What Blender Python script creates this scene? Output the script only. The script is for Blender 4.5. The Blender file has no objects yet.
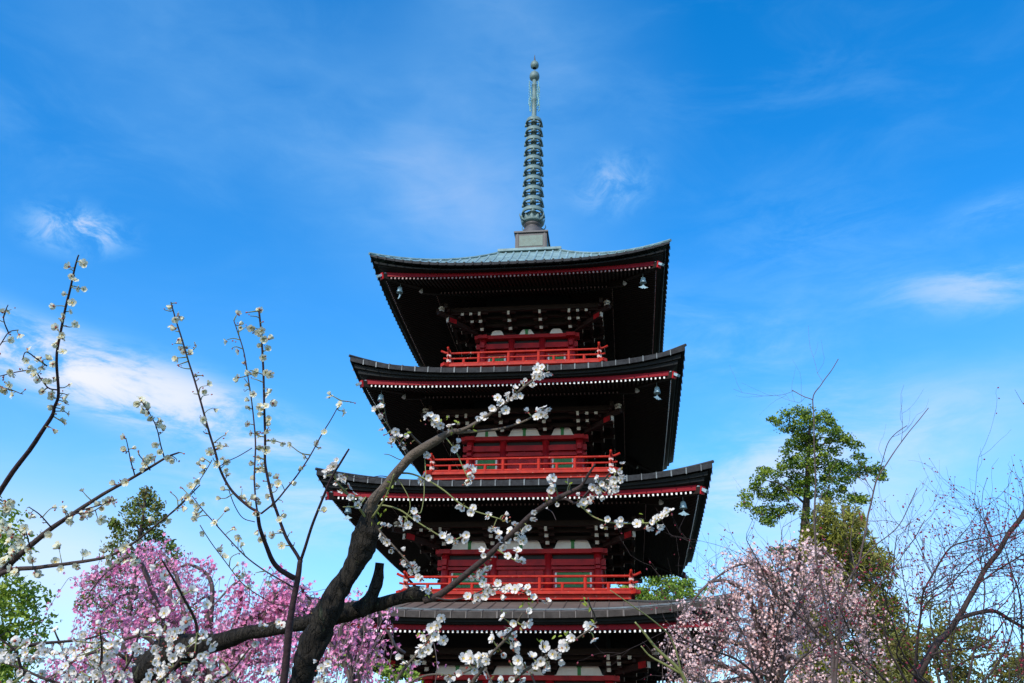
import bpy, math, random
import numpy as np
from mathutils import Matrix, Vector, noise

random.seed(7)
rng = np.random.default_rng(7)
R = math.radians
C = bpy.context.scene.collection
sc = bpy.context.scene

# ------------------------------------------------------------------ camera
F, PITCH, ROLL = 941.23, R(26.216), R(1.258)
EYE = np.array([0.0, 0.0, 1.6])
_c, _s, _cr, _sr = math.cos(PITCH), math.sin(PITCH), math.cos(ROLL), math.sin(ROLL)
FW = np.array([0, _c, _s]); _u = np.array([0, -_s, _c]); _r = np.array([1.0, 0, 0])
RT = _r * _cr + _u * _sr
UP = -_r * _sr + _u * _cr
cam = bpy.data.cameras.new('camera')
cam.sensor_width = 36.0
cam.lens = F / 1024 * 36
cam.clip_start = 0.05
cam.clip_end = 5000
cam_ob = bpy.data.objects.new('camera', cam)
C.objects.link(cam_ob)
M = Matrix.Identity(4)
for i in range(3):
    M[i][0], M[i][1], M[i][2], M[i][3] = RT[i], UP[i], -FW[i], EYE[i]
cam_ob.matrix_world = M
sc.camera = cam_ob


def ray(px, py):
    return FW + RT * ((px - 512) / F) - UP * ((py - 341.5) / F)


def at(px, py, d):
    """the world point that lies d metres ahead of the camera on that sight line"""
    return EYE + ray(px, py) * d


def azel(px, py):
    d = ray(px, py); d = d / np.linalg.norm(d)
    return math.atan2(d[0], d[1]), math.asin(d[2])


# ------------------------------------------------------------------ sun, sky, exposure
SUN_EL, SUN_AZ = R(37), R(180 + 28)      # azimuth clockwise from +Y: behind the camera, to its left
sun_dir = Vector((math.sin(SUN_AZ) * math.cos(SUN_EL), math.cos(SUN_AZ) * math.cos(SUN_EL), math.sin(SUN_EL)))
sl = bpy.data.lights.new('sun', 'SUN'); sl.energy = 3.3; sl.angle = R(0.5); sl.color = (1.0, 0.95, 0.87)
so = bpy.data.objects.new('sun', sl); C.objects.link(so)
so.rotation_euler = sun_dir.to_track_quat('Z', 'Y').to_euler()
so.location = (0, 0, 60)

world = bpy.data.worlds.new('World'); sc.world = world; world.use_nodes = True
nt = world.node_tree; N = nt.nodes; L = nt.links
for n in list(N): N.remove(n)


def nd(tree, typ, **kw):
    n = tree.nodes.new(typ)
    for k, v in kw.items():
        if k.startswith('i_'): n.inputs[k[2:].replace('_', ' ')].default_value = v
        else: setattr(n, k, v)
    return n


def mth(op, a, b=None, c=None, clamp=False):
    n = nt.nodes.new('ShaderNodeMath'); n.operation = op; n.use_clamp = clamp
    for i, v in enumerate((a, b, c)):
        if v is None: continue
        if isinstance(v, (int, float)): n.inputs[i].default_value = v
        else: nt.links.new(v, n.inputs[i])
    return n.outputs[0]


def smooth(v, a, b, lo=0.0, hi=1.0):
    n = nt.nodes.new('ShaderNodeMapRange'); n.interpolation_type = 'SMOOTHSTEP'
    nt.links.new(v, n.inputs[0])
    for i, x in enumerate((a, b, lo, hi)): n.inputs[i + 1].default_value = x
    return n.outputs[0]


sky = nd(nt, 'ShaderNodeTexSky', sky_type='NISHITA', sun_disc=False, sun_elevation=SUN_EL, sun_rotation=SUN_AZ,
         altitude=100, air_density=1.0, dust_density=0.6, ozone_density=2.2)
hsv = nd(nt, 'ShaderNodeHueSaturation'); hsv.inputs['Saturation'].default_value = 1.44
hsv.inputs['Hue'].default_value = 0.502; hsv.inputs['Value'].default_value = 1.62
L.new(sky.outputs[0], hsv.inputs['Color'])
tc = nd(nt, 'ShaderNodeTexCoord')
sep = nd(nt, 'ShaderNodeSeparateXYZ'); L.new(tc.outputs['Generated'], sep.inputs[0])
AZ = mth('ARCTAN2', sep.outputs[0], sep.outputs[1]); EL = mth('ARCSINE', sep.outputs[2])
cmb = nd(nt, 'ShaderNodeCombineXYZ'); L.new(AZ, cmb.inputs[0]); L.new(EL, cmb.inputs[1])


def sky_noise(scale, detail, rough, sx, sy, rot, dist=0.0):
    mp = nd(nt, 'ShaderNodeMapping'); mp.inputs['Scale'].default_value = (sx, sy, 1); mp.inputs['Rotation'].default_value = (0, 0, rot)
    L.new(cmb.outputs[0], mp.inputs[0])
    n = nd(nt, 'ShaderNodeTexNoise'); n.inputs['Scale'].default_value = scale; n.inputs['Detail'].default_value = detail
    n.inputs['Roughness'].default_value = rough; n.inputs['Distortion'].default_value = dist
    L.new(mp.outputs[0], n.inputs['Vector']); return n.outputs['Fac']


wisp = sky_noise(5.0, 8, 0.62, 1.0, 2.6, 0.5, 0.6)
wisp2 = sky_noise(9.0, 9, 0.65, 1.0, 3.2, -0.25, 0.5)
soft = sky_noise(3.0, 4, 0.5, 1.0, 1.6, 0.4, 0.3)
softf = mth('ADD', mth('MULTIPLY', soft, 0.80), mth('MULTIPLY', wisp2, 0.20))
streak = sky_noise(7.0, 9, 0.66, 1.0, 3.4, 0.22, 0.5)
edge = sky_noise(20.0, 9, 0.64, 1.0, 1.5, 0.3, 0.7)


def cloud(px, py, hw, hh, tilt, amount, ns, n0, n1, power=1.0):
    """one cloud at a direction of the sky: half sizes in pixels of this lens, tilt in degrees (down to the right positive)"""
    a0, e0 = azel(px, py); k = 1 / F
    dx = mth('MULTIPLY', mth('SUBTRACT', AZ, a0), math.cos(e0)); dy = mth('SUBTRACT', EL, e0)
    t = R(tilt)
    u = mth('SUBTRACT', mth('MULTIPLY', dx, math.cos(t)), mth('MULTIPLY', dy, math.sin(t)))
    v = mth('ADD', mth('MULTIPLY', dx, math.sin(t)), mth('MULTIPLY', dy, math.cos(t)))
    r = mth('SQRT', mth('ADD', mth('POWER', mth('ABSOLUTE', mth('DIVIDE', u, hw * k)), 2.0), mth('POWER', mth('ABSOLUTE', mth('DIVIDE', v, hh * k)), 2.0)))
    m = smooth(r, 1.0, 0.0)
    q = smooth(ns, n0, n1)
    return mth('MULTIPLY', mth('MULTIPLY', m, q), amount)


clouds = [
    cloud(60, 366, 230, 50, 12, 0.85, streak, 0.30, 0.56),
    cloud(215, 408, 200, 46, 16, 0.62, streak, 0.32, 0.62),
    cloud(78, 230, 72, 36, -8, 0.66, edge, 0.36, 0.64),
    cloud(615, 184, 64, 48, -15, 0.40, edge, 0.34, 0.66),
    cloud(975, 288, 150, 44, 8, 0.46, streak, 0.28, 0.66),
    cloud(1000, 212, 110, 30, -6, 0.32, streak, 0.28, 0.66),
    cloud(930, 430, 220, 90, -18, 0.48, softf, 0.25, 0.62),
    cloud(250, 90, 520, 170, 26, 0.30, softf, 0.2, 0.72),
    cloud(520, 60, 170, 250, -40, 0.30, softf, 0.2, 0.72),
    cloud(720, 340, 220, 90, 14, 0.28, streak, 0.3, 0.7),
    cloud(450, 200, 260, 150, 20, 0.28, softf, 0.2, 0.7),
    cloud(760, 470, 280, 90, -14, 0.42, streak, 0.25, 0.72),
    cloud(300, 500, 280, 70, 8, 0.36, streak, 0.25, 0.72),
    cloud(820, 250, 180, 110, 20, 0.20, wisp2, 0.3, 0.7),
    cloud(760, 80, 300, 120, 15, 0.10, wisp, 0.35, 0.75),
    cloud(60, 130, 200, 90, 10, 0.14, wisp, 0.3, 0.7),
    cloud(40, 560, 320, 120, 4, 0.34, soft, 0.1, 0.6),
    cloud(900, 560, 320, 110, -4, 0.36, soft, 0.1, 0.6),
]
tot = clouds[0]
for cl in clouds[1:]:
    tot = mth('SUBTRACT', mth('ADD', tot, cl), mth('MULTIPLY', tot, cl))
gen = mth('MULTIPLY', smooth(wisp, 0.42, 0.85), 0.07)
low = smooth(EL, R(34), R(3), 0.0, 0.36)
tot = mth('ADD', tot, gen); tot = mth('ADD', tot, low, clamp=True)
veil = nd(nt, 'ShaderNodeMix', data_type='RGBA'); veil.inputs[6].default_value = (1.9, 3.9, 6.0, 1); veil.inputs[7].default_value = (4.9, 5.05, 5.6, 1)
L.new(smooth(tot, 0.15, 0.75), veil.inputs[0])
mixc = nd(nt, 'ShaderNodeMix', data_type='RGBA'); L.new(veil.outputs[2], mixc.inputs[7])
L.new(tot, mixc.inputs[0]); L.new(hsv.outputs[0], mixc.inputs[6])
bg = nd(nt, 'ShaderNodeBackground'); bg.inputs[1].default_value = 0.15
L.new(mixc.outputs[2], bg.inputs[0])
wo = nd(nt, 'ShaderNodeOutputWorld'); L.new(bg.outputs[0], wo.inputs[0])

sc.view_settings.view_transform = 'Standard'; sc.view_settings.look = 'None'
sc.view_settings.gamma = 1.0; sc.view_settings.exposure = 0.30; sc.view_settings.use_curve_mapping = False
sc.cycles.max_bounces = 6


# ------------------------------------------------------------------ materials
def mat(name, col, rough=0.6, var=None, nscale=6.0, amt=0.6, bump=0.0, bscale=30.0, metal=0.0, spec=0.5, trans=0.0, wear=None, wear_lo=0.62, stretch=(1, 1, 1), crack=0):
    m = bpy.data.materials.new(name); m.use_nodes = True
    t = m.node_tree; b = t.nodes['Principled BSDF']
    b.inputs['Roughness'].default_value = rough; b.inputs['Metallic'].default_value = metal
    b.inputs['Specular IOR Level'].default_value = spec
    co = t.nodes.new('ShaderNodeTexCoord')
    mp = t.nodes.new('ShaderNodeMapping'); mp.inputs['Scale'].default_value = stretch
    t.links.new(co.outputs['Object'], mp.inputs[0])
    n = t.nodes.new('ShaderNodeTexNoise'); n.inputs['Scale'].default_value = nscale; n.inputs['Detail'].default_value = 6
    n.inputs['Roughness'].default_value = 0.6
    t.links.new(mp.outputs[0], n.inputs['Vector'])
    mr = t.nodes.new('ShaderNodeMapRange'); mr.inputs[1].default_value = 0.3; mr.inputs[2].default_value = 0.7
    mr.inputs[3].default_value = 0; mr.inputs[4].default_value = amt
    t.links.new(n.outputs['Fac'], mr.inputs[0])
    mx = t.nodes.new('ShaderNodeMix'); mx.data_type = 'RGBA'
    mx.inputs[6].default_value = (*col, 1); mx.inputs[7].default_value = (*(var or [c * 0.55 for c in col]), 1)
    t.links.new(mr.outputs[0], mx.inputs[0])
    out = mx.outputs[2]
    if wear:
        n2 = t.nodes.new('ShaderNodeTexNoise'); n2.inputs['Scale'].default_value = 9; n2.inputs['Detail'].default_value = 8
        n2.inputs['Roughness'].default_value = 0.75
        t.links.new(mp.outputs[0], n2.inputs['Vector'])
        r2 = t.nodes.new('ShaderNodeMapRange'); r2.inputs[1].default_value = wear_lo; r2.inputs[2].default_value = wear_lo + 0.06
        t.links.new(n2.outputs['Fac'], r2.inputs[0])
        m2 = t.nodes.new('ShaderNodeMix'); m2.data_type = 'RGBA'; m2.inputs[7].default_value = (*wear, 1)
        t.links.new(r2.outputs[0], m2.inputs[0]); t.links.new(out, m2.inputs[6]); out = m2.outputs[2]
    t.links.new(out, b.inputs['Base Color'])
    if bump:
        if crack:
            vo = t.nodes.new('ShaderNodeTexVoronoi'); vo.feature = 'DISTANCE_TO_EDGE'; vo.inputs['Scale'].default_value = crack
            ad = t.nodes.new('ShaderNodeVectorMath'); ad.operation = 'MULTIPLY_ADD'; ad.inputs[1].default_value = (.05, .05, .05)
            t.links.new(n.outputs['Color'], ad.inputs[0]); t.links.new(mp.outputs[0], ad.inputs[2]); t.links.new(ad.outputs[0], vo.inputs['Vector'])
        n3 = t.nodes.new('ShaderNodeTexNoise'); n3.inputs['Scale'].default_value = bscale; n3.inputs['Detail'].default_value = 8
        n3.inputs['Roughness'].default_value = 0.65
        t.links.new(mp.outputs[0], n3.inputs['Vector'])
        bp = t.nodes.new('ShaderNodeBump'); bp.inputs['Strength'].default_value = bump; bp.inputs['Distance'].default_value = 0.02
        hsrc = n3.outputs['Fac']
        if crack:
            mm_ = t.nodes.new('ShaderNodeMapRange'); mm_.inputs[2].default_value = .12; t.links.new(vo.outputs['Distance'], mm_.inputs[0])
            a2 = t.nodes.new('ShaderNodeMath'); a2.operation = 'MULTIPLY_ADD'; a2.inputs[1].default_value = .4
            t.links.new(mm_.outputs[0], a2.inputs[0]); t.links.new(hsrc, a2.inputs[2]); hsrc = a2.outputs[0]
        t.links.new(hsrc, bp.inputs['Height']); t.links.new(bp.outputs[0], b.inputs['Normal'])
    if trans:
        tr = t.nodes.new('ShaderNodeBsdfTranslucent'); t.links.new(out, tr.inputs[0])
        ms = t.nodes.new('ShaderNodeMixShader'); ms.inputs[0].default_value = trans
        t.links.new(b.outputs[0], ms.inputs[1]); t.links.new(tr.outputs[0], ms.inputs[2])
        t.links.new(ms.outputs[0], t.nodes['Material Output'].inputs[0])
    return m


m_red = mat('vermilion_lacquer', (0.52, 0.014, 0.018), 0.5, (0.22, 0.005, 0.010), 2.2, 1.0, spec=0.25, wear=(0.12, 0.004, 0.006), wear_lo=0.64)
m_redw = mat('worn_vermilion_rail', (0.46, 0.022, 0.007), 0.6, (0.26, 0.008, 0.006), 5, 1.0, wear=(0.58, 0.36, 0.27), wear_lo=0.61, spec=0.25)
m_strip = mat('crimson_eave_strip', (0.25, 0.004, 0.012), 0.6, (0.16, 0.003, 0.009), 4, 0.8, spec=0.15)
m_black = mat('black_timber', (0.011, 0.011, 0.012), 0.55, (0.02, 0.017, 0.015), 5, 0.6, spec=0.3)  # near-black colour of the wall above the tie beams and under the balconies
m_soff = mat('dark_soffit_timber', (0.017, 0.010, 0.008), 0.75, (0.026, 0.015, 0.012), 5, 0.6, spec=0.2)
m_fascia = mat('black_fascia_board', (0.006, 0.007, 0.007), 0.65, (0.013, 0.015, 0.015), 3, 0.7, spec=0.2)
m_white = mat('chalk_white_paint', (0.86, 0.83, 0.78), 0.7, (0.70, 0.65, 0.60), 7, 0.5)
m_green = mat('green_painted_slats', (0.05, 0.27, 0.08), 0.6, (0.03, 0.16, 0.05), 8, 0.6)
m_copg = mat('verdigris_copper', (0.22, 0.335, 0.335), 0.6, (0.10, 0.155, 0.15), 2.6, 1.0, bump=0.15, bscale=14, wear=(0.15, 0.13, 0.10), wear_lo=0.63, spec=0.4)
m_copd = mat('dark_weathered_copper', (0.026, 0.026, 0.028), 0.6, (0.06, 0.064, 0.065), 3.5, 0.9, bump=0.2, bscale=12, wear=(0.26, 0.31, 0.32), wear_lo=0.66, spec=0.4)
m_copb = mat('brown_weathered_copper', (0.095, 0.075, 0.062), 0.6, (0.15, 0.13, 0.115), 1.6, 0.8, bump=0.15, bscale=12, wear=(0.24, 0.28, 0.27), wear_lo=0.67, spec=0.4)
m_seam = mat('pale_oxidised_seam', (0.05, 0.052, 0.052), 0.55, (0.17, 0.20, 0.20), 3.5, 1.0)
m_brk = mat('red_brown_bracket_timber', (0.030, 0.012, 0.010), 0.7, (0.016, 0.008, 0.007), 5, 0.8, spec=0.2)
m_wcap = mat('cream_bracket_ends', (0.74, 0.68, 0.60), 0.75, (0.46, 0.40, 0.35), 6, 1.0)
m_edgeb = mat('brown_copper_edge', (0.028, 0.022, 0.018), 0.7, (0.062, 0.052, 0.045), 5, 1.0, bump=0.3, bscale=20, wear=(0.16, 0.17, 0.165), wear_lo=0.68, spec=0.2)
m_edge = mat('charcoal_copper_edge', (0.010, 0.010, 0.011), 0.65, (0.032, 0.034, 0.036), 7, 1.0, bump=0.3, bscale=20, wear=(0.16, 0.18, 0.18), wear_lo=0.67, spec=0.15)  # eave edge in a darker charcoal than the roof skin
m_rib = mat('pale_verdigris_rib', (0.34, 0.47, 0.47), 0.55, (0.20, 0.30, 0.30), 3, 0.9)
m_capm = mat('weathered_metal_band', (0.55, 0.42, 0.38), 0.6, (0.34, 0.16, 0.13), 8, 0.9)
m_capd = mat('dull_rafter_cap', (0.42, 0.28, 0.26), 0.7, (0.16, 0.08, 0.08), 9, 0.9)  # duller pinkish caps, on the top roof and every inner rafter row
m_spire = mat('green_patina_bronze', (0.15, 0.22, 0.205), 0.55, (0.085, 0.135, 0.13), 4, 0.8, bump=0.1, bscale=18, spec=0.4)
m_spiref = mat('bright_verdigris_filigree', (0.22, 0.42, 0.36), 0.6, (0.15, 0.3, 0.26), 6, 0.6)
m_bronze = mat('brown_bronze', (0.062, 0.054, 0.052), 0.55, (0.10, 0.10, 0.095), 4, 0.7, spec=0.4)
m_panelg = mat('patina_panel', (0.10, 0.13, 0.10), 0.6, (0.14, 0.21, 0.17), 7, 0.9)
m_bell = mat('pale_blue_verdigris', (0.30, 0.43, 0.47), 0.55, (0.18, 0.29, 0.33), 6, 0.6)
m_stone = mat('grey_granite', (0.30, 0.29, 0.27), 0.8, (0.2, 0.19, 0.18), 5, 0.8)
m_bark = mat('dark_plum_bark', (0.048, 0.040, 0.030), 0.9, (0.014, 0.012, 0.010), 16, 1.0, bump=1.0, bscale=40, wear=(0.10, 0.105, 0.06), wear_lo=0.60, spec=0.15, stretch=(2.4, 2.4, .6), crack=26)
m_limb = mat('grey_brown_plum_bark', (0.15, 0.115, 0.085), 0.8, (0.07, 0.055, 0.042), 22, 0.9, bump=0.6, bscale=60, spec=0.25)
m_limbd = mat('dark_brown_shoot_bark', (0.062, 0.042, 0.036), 0.75, (0.035, 0.024, 0.022), 25, 0.8, bump=0.5, bscale=60, spec=0.25)
m_purple = mat('purple_brown_stem_bark', (0.040, 0.019, 0.022), 0.7, (0.022, 0.012, 0.013), 25, 0.8, bump=0.4, bscale=60, spec=0.3)
m_gshoot = mat('green_young_shoot', (0.20, 0.22, 0.06), 0.6, (0.14, 0.12, 0.05), 20, 0.6)
m_petal = mat('white_plum_petal', (0.87, 0.83, 0.75), 0.65, (0.85, 0.70, 0.62), 40, 0.5, trans=0.35, spec=0.2)
m_cream = mat('cream_plum_petal', (0.80, 0.78, 0.60), 0.65, (0.72, 0.66, 0.44), 40, 0.6, trans=0.35, spec=0.2)
m_stamen = mat('yellow_stamens', (0.62, 0.46, 0.08), 0.7, (0.45, 0.25, 0.05), 60, 0.6)
m_calyx = mat('red_brown_calyx', (0.30, 0.045, 0.025), 0.6, (0.40, 0.12, 0.04), 60, 0.7)
m_bud = mat('dark_red_bud', (0.22, 0.012, 0.028), 0.55, (0.14, 0.008, 0.02), 60, 0.6)
m_leafy = mat('fresh_yellow_green_leaf', (0.30, 0.36, 0.03), 0.5, (0.22, 0.26, 0.03), 30, 0.6, trans=0.35)
m_pink = mat('bright_pink_petal', (0.90, 0.33, 0.56), 0.7, (0.93, 0.56, 0.70), 3, 0.9, trans=0.35, spec=0.2)
m_pinkd = mat('deep_pink_petal', (0.82, 0.21, 0.43), 0.7, (0.86, 0.34, 0.52), 3, 0.8, trans=0.3, spec=0.2)
m_pale = mat('pale_pink_petal', (0.94, 0.60, 0.57), 0.7, (0.94, 0.75, 0.70), 3, 0.9, trans=0.35, spec=0.2)
m_paled = mat('dusky_pink_petal', (0.84, 0.48, 0.43), 0.7, (0.86, 0.60, 0.54), 3, 0.8, trans=0.3, spec=0.2)
m_bronzeleaf = mat('bronze_young_leaf', (0.30, 0.16, 0.04), 0.6, (0.24, 0.22, 0.04), 20, 0.8, trans=0.3)
m_trunk = mat('grey_tree_bark', (0.12, 0.095, 0.075), 0.85, (0.06, 0.05, 0.04), 8, 0.9, bump=0.6, bscale=20, spec=0.2)
m_twig = mat('grey_brown_twig_bark', (0.085, 0.055, 0.05), 0.75, (0.15, 0.12, 0.11), 14, 0.8, spec=0.25)
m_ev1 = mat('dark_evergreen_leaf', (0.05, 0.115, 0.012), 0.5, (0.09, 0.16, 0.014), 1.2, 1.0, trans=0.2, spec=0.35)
m_ev2 = mat('bright_evergreen_leaf', (0.20, 0.30, 0.022), 0.5, (0.24, 0.30, 0.025), 1.2, 1.0, trans=0.2, spec=0.35)  # brighter green of the two leaf colours, mixed at random over the clumps
m_yel1 = mat('yellow_green_needles', (0.30, 0.28, 0.025), 0.6, (0.20, 0.23, 0.025), 1.5, 1.0, trans=0.25)
m_yel2 = mat('olive_needles', (0.13, 0.15, 0.02), 0.6, (0.22, 0.18, 0.025), 1.5, 1.0, trans=0.25)
m_con1 = mat('conifer_spray', (0.12, 0.20, 0.02), 0.6, (0.18, 0.22, 0.024), 1.5, 1.0, trans=0.2)
m_con2 = mat('brown_tipped_spray', (0.17, 0.13, 0.028), 0.6, (0.11, 0.14, 0.02), 1.5, 1.0, trans=0.2)
m_fr1 = mat('spring_green_leaf', (0.24, 0.34, 0.03), 0.55, (0.15, 0.26, 0.03), 1.5, 1.0, trans=0.3)
m_fr2 = mat('mid_green_leaf', (0.17, 0.28, 0.022), 0.55, (0.22, 0.30, 0.025), 1.5, 1.0, trans=0.25)
m_grass = mat('grass_and_earth', (0.055, 0.075, 0.022), 0.9, (0.11, 0.085, 0.055), 0.35, 1.0, bump=0.4, bscale=9)
m_gravel = mat('pale_gravel_path', (0.30, 0.27, 0.23), 0.9, (0.2, 0.18, 0.15), 4, 0.8, bump=0.4, bscale=30)


# ------------------------------------------------------------------ mesh building
class MB:
    def __init__(s):
        s.v = []; s.f = []; s.m = []; s.n = 0

    def add(s, verts, faces, mi=0):
        verts = np.asarray(verts, float).reshape(-1, 3); o = s.n
        s.v.append(verts); s.n += len(verts)
        s.f.extend([tuple(i + o for i in f) for f in faces])
        s.m.extend([mi] * len(faces) if isinstance(mi, int) else mi)
        return s

    def box(s, c, h, rz=0.0, mi=0, ax=None):
        c = np.asarray(c, float); p = []
        for z in (-1, 1):
            for x, y in ((-1, -1), (1, -1), (1, 1), (-1, 1)):
                p.append((x * h[0], y * h[1], z * h[2]))
        p = np.array(p)
        if ax is not None: p = p @ np.asarray(ax)
        elif rz:
            co, si = math.cos(rz), math.sin(rz)
            p = np.stack([p[:, 0] * co - p[:, 1] * si, p[:, 0] * si + p[:, 1] * co, p[:, 2]], 1)
        return s.add(p + c, [(0, 3, 2, 1), (4, 5, 6, 7), (0, 1, 5, 4), (1, 2, 6, 5), (2, 3, 7, 6), (3, 0, 4, 7)], mi)

    def bar(s, a, b, w, h, mi=0, up=(0, 0, 1)):
        """rectangular bar from a to b, w across and h high (half sizes)"""
        a = np.asarray(a, float); b = np.asarray(b, float); d = b - a; l = np.linalg.norm(d); d = d / l
        sx = np.cross(d, up); sx /= np.linalg.norm(sx); uz = np.cross(sx, d)
        return s.box((a + b) / 2, (l / 2, w, h), ax=np.stack([d, sx, uz]), mi=mi)

    def tube(s, pts, rad, n=8, mi=0, cap=True, rough=0.0):
        P = np.asarray(pts, float); k = len(P)
        rad = np.broadcast_to(np.asarray(rad, float), (k,))
        T = np.gradient(P, axis=0); T /= np.linalg.norm(T, axis=1)[:, None] + 1e-12
        a = np.array([0, 0, 1.0]) if abs(T[0][2]) < 0.9 else np.array([1.0, 0, 0])
        u = np.cross(T[0], a); u /= np.linalg.norm(u)
        V = []; an = np.linspace(0, 2 * math.pi, n, endpoint=False)
        for i in range(k):
            u = u - T[i] * (u @ T[i]); u /= np.linalg.norm(u) + 1e-12
            w = np.cross(T[i], u)
            rr = rad[i]
            ring = np.outer(np.cos(an), u) + np.outer(np.sin(an), w)
            if rough:
                q = np.array([1 + rough * (noise.noise(Vector((P[i] + ring[j] * rr) * 22.0)) + 0.6 * noise.noise(Vector((P[i] + ring[j] * rr) * 60.0))) for j in range(n)])
                ring = ring * q[:, None]
            V.append(P[i] + ring * rr)
        V = np.concatenate(V)
        fs = []
        for i in range(k - 1):
            for j in range(n):
                j2 = (j + 1) % n
                fs.append((i * n + j, i * n + j2, (i + 1) * n + j2, (i + 1) * n + j))
        if cap:
            fs.append(tuple(range(n - 1, -1, -1))); fs.append(tuple((k - 1) * n + j for j in range(n)))
        return s.add(V, fs, mi)

    def lathe(s, prof, n=24, c=(0, 0, 0), mi=0):
        V = []; an = np.linspace(0, 2 * math.pi, n, endpoint=False)
        for r, z in prof: V.append(np.stack([c[0] + r * np.cos(an), c[1] + r * np.sin(an), np.full(n, c[2] + z)], 1))
        fs = []
        for i in range(len(prof) - 1):
            for j in range(n):
                j2 = (j + 1) % n; fs.append((i * n + j, i * n + j2, (i + 1) * n + j2, (i + 1) * n + j))
        return s.add(np.concatenate(V), fs, mi)

    def grid(s, G, mi=0, flip=False):
        """G: rows x cols x 3"""
        a, b = len(G), len(G[0]); V = np.asarray(G, float).reshape(-1, 3); fs = []
        for i in range(a - 1):
            for j in range(b - 1):
                q = (i * b + j, i * b + j + 1, (i + 1) * b + j + 1, (i + 1) * b + j)
                fs.append(q[::-1] if flip else q)
        return s.add(V, fs, mi)

    def many(s, tv, tf, tm, pos, rot, scl):
        """copies of a template: tv Vx3, pos Nx3, rot Nx3x3 (rows = local axes), scl N"""
        n = len(pos)
        if n == 0: return s
        V = np.einsum('vi,nij->nvj', tv, rot) * np.asarray(scl)[:, None, None] + np.asarray(pos)[:, None, :]
        o = s.n; k = len(tv)
        s.v.append(V.reshape(-1, 3)); s.n += n * k
        for i in range(n):
            b = o + i * k
            s.f.extend([tuple(q + b for q in f) for f in tf])
        s.m.extend(list(tm) * n)
        return s

    def sym4(s):
        """repeat everything built so far on the other three sides"""
        v = np.concatenate(s.v); f = list(s.f); m = list(s.m)
        for k in (1, 2, 3):
            co, si = round(math.cos(k * math.pi / 2)), round(math.sin(k * math.pi / 2))
            w = np.stack([v[:, 0] * co - v[:, 1] * si, v[:, 0] * si + v[:, 1] * co, v[:, 2]], 1)
            s.add(w, f, m)
        return s

    def mesh(s, name, mats, smooth=False):
        me = bpy.data.meshes.new(name)
        v = np.concatenate(s.v) if s.v else np.zeros((0, 3))
        me.from_pydata(v.tolist(), [], s.f)
        for m in (mats if isinstance(mats, (list, tuple)) else [mats]): me.materials.append(m)
        me.polygons.foreach_set('material_index', np.array(s.m, dtype=np.int32))
        if smooth: me.polygons.foreach_set('use_smooth', np.ones(len(s.f), dtype=bool))
        me.update(); return me

    def build(s, name, mats, parent=None, smooth=False):
        o = bpy.data.objects.new(name, s.mesh(name, mats, smooth)); C.objects.link(o)
        if parent is not None: o.parent = parent
        return o


def inst(name, me, parent, loc=(0, 0, 0), rz=0.0):
    o = bpy.data.objects.new(name, me); C.objects.link(o); o.parent = parent; o.location = loc; o.rotation_euler = (0, 0, rz); return o


def thing(name, label, cat, loc=(0, 0, 0), rz=0.0, group=None):
    o = bpy.data.objects.new(name, None); C.objects.link(o); o.location = loc; o.rotation_euler = (0, 0, rz)
    o.empty_display_size = 0.2
    o['label'] = label; o['category'] = cat
    if group: o['group'] = group
    return o


def tag(o, label, cat, group=None):
    o['label'] = label; o['category'] = cat
    if group: o['group'] = group
    return o


# ------------------------------------------------------------------ ground
def ground_z(x, y):
    t = min(max((y - 11) / 10.0, 0), 1); t = t * t * (3 - 2 * t)
    return -3.0 * t + 0.05 * noise.noise(Vector((x * 0.4, y * 0.4, 0)))


xs = np.unique(np.concatenate([np.linspace(-40, 40, 54), np.array([-2500, -900, -350, -150, -80, 80, 150, 350, 900, 2500])]))
ys = np.unique(np.concatenate([np.linspace(-20, 70, 61), np.array([-2500, -900, -300, -100, 120, 250, 600, 1200, 2500])]))
G = [[(x, y, ground_z(x, y)) for x in xs] for y in ys]
g = MB().grid(G).build('ground', m_grass, None, True); g['kind'] = 'structure'
PX0, PD, PSI = 0.7312, 31.863, R(-7.108)
# ------------------------------------------------------------------ the pagoda
pag = thing('pagoda', 'red and black five storey wooden pagoda with wide dark eaves and a tall bronze finial', 'pagoda', (PX0, PD, 0), PSI)
# half sizes and heights of each storey: tip, strip half-width, strip bottom, column half-spacing, inner column, beam top, floor top, balcony half, roof inner half, roof inner z
ST = {
    1: dict(et=0.42, li=0.42, E=6.62, Rw=6.2, zr=1.95, b=2.95, bi=1.0, zb=1.15, fl=-2.55, bal=None, wi=3.5, zi=3.15),
    2: dict(et=0.42, li=0.42, E=6.22, Rw=5.80, zr=5.816, b=2.67, bi=0.93, zb=5.02, fl=3.42, bal=3.85, wi=3.15, zi=7.08),
    3: dict(et=0.42, li=0.385, E=5.78, Rw=5.41, zr=9.615, b=2.40, bi=0.86, zb=8.80, fl=7.32, bal=3.5, wi=2.7, zi=11.0),
    4: dict(et=0.42, li=0.48, E=5.28, Rw=4.86, zr=13.46, b=1.85, bi=0.72, zb=12.77, fl=11.23, bal=3.0, wi=2.4, zi=14.98),
    5: dict(et=0.29, li=0.46, E=5.04, Rw=4.60, zr=17.567, b=1.58, bi=0.55, zb=16.74, fl=15.21, bal=2.70, wi=1.1, zi=20.60),
}
TT = np.concatenate([np.linspace(-1, -0.72, 9), np.linspace(-0.68, 0.68, 19), np.linspace(0.72, 1, 9)])
LP = 3.2


def lifted(w, z, lift, t, bow=0.0):
    a = abs(t) ** LP
    w2 = w - bow * (1 - a)
    return (t * w2, -w2, z + lift * a)


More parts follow.
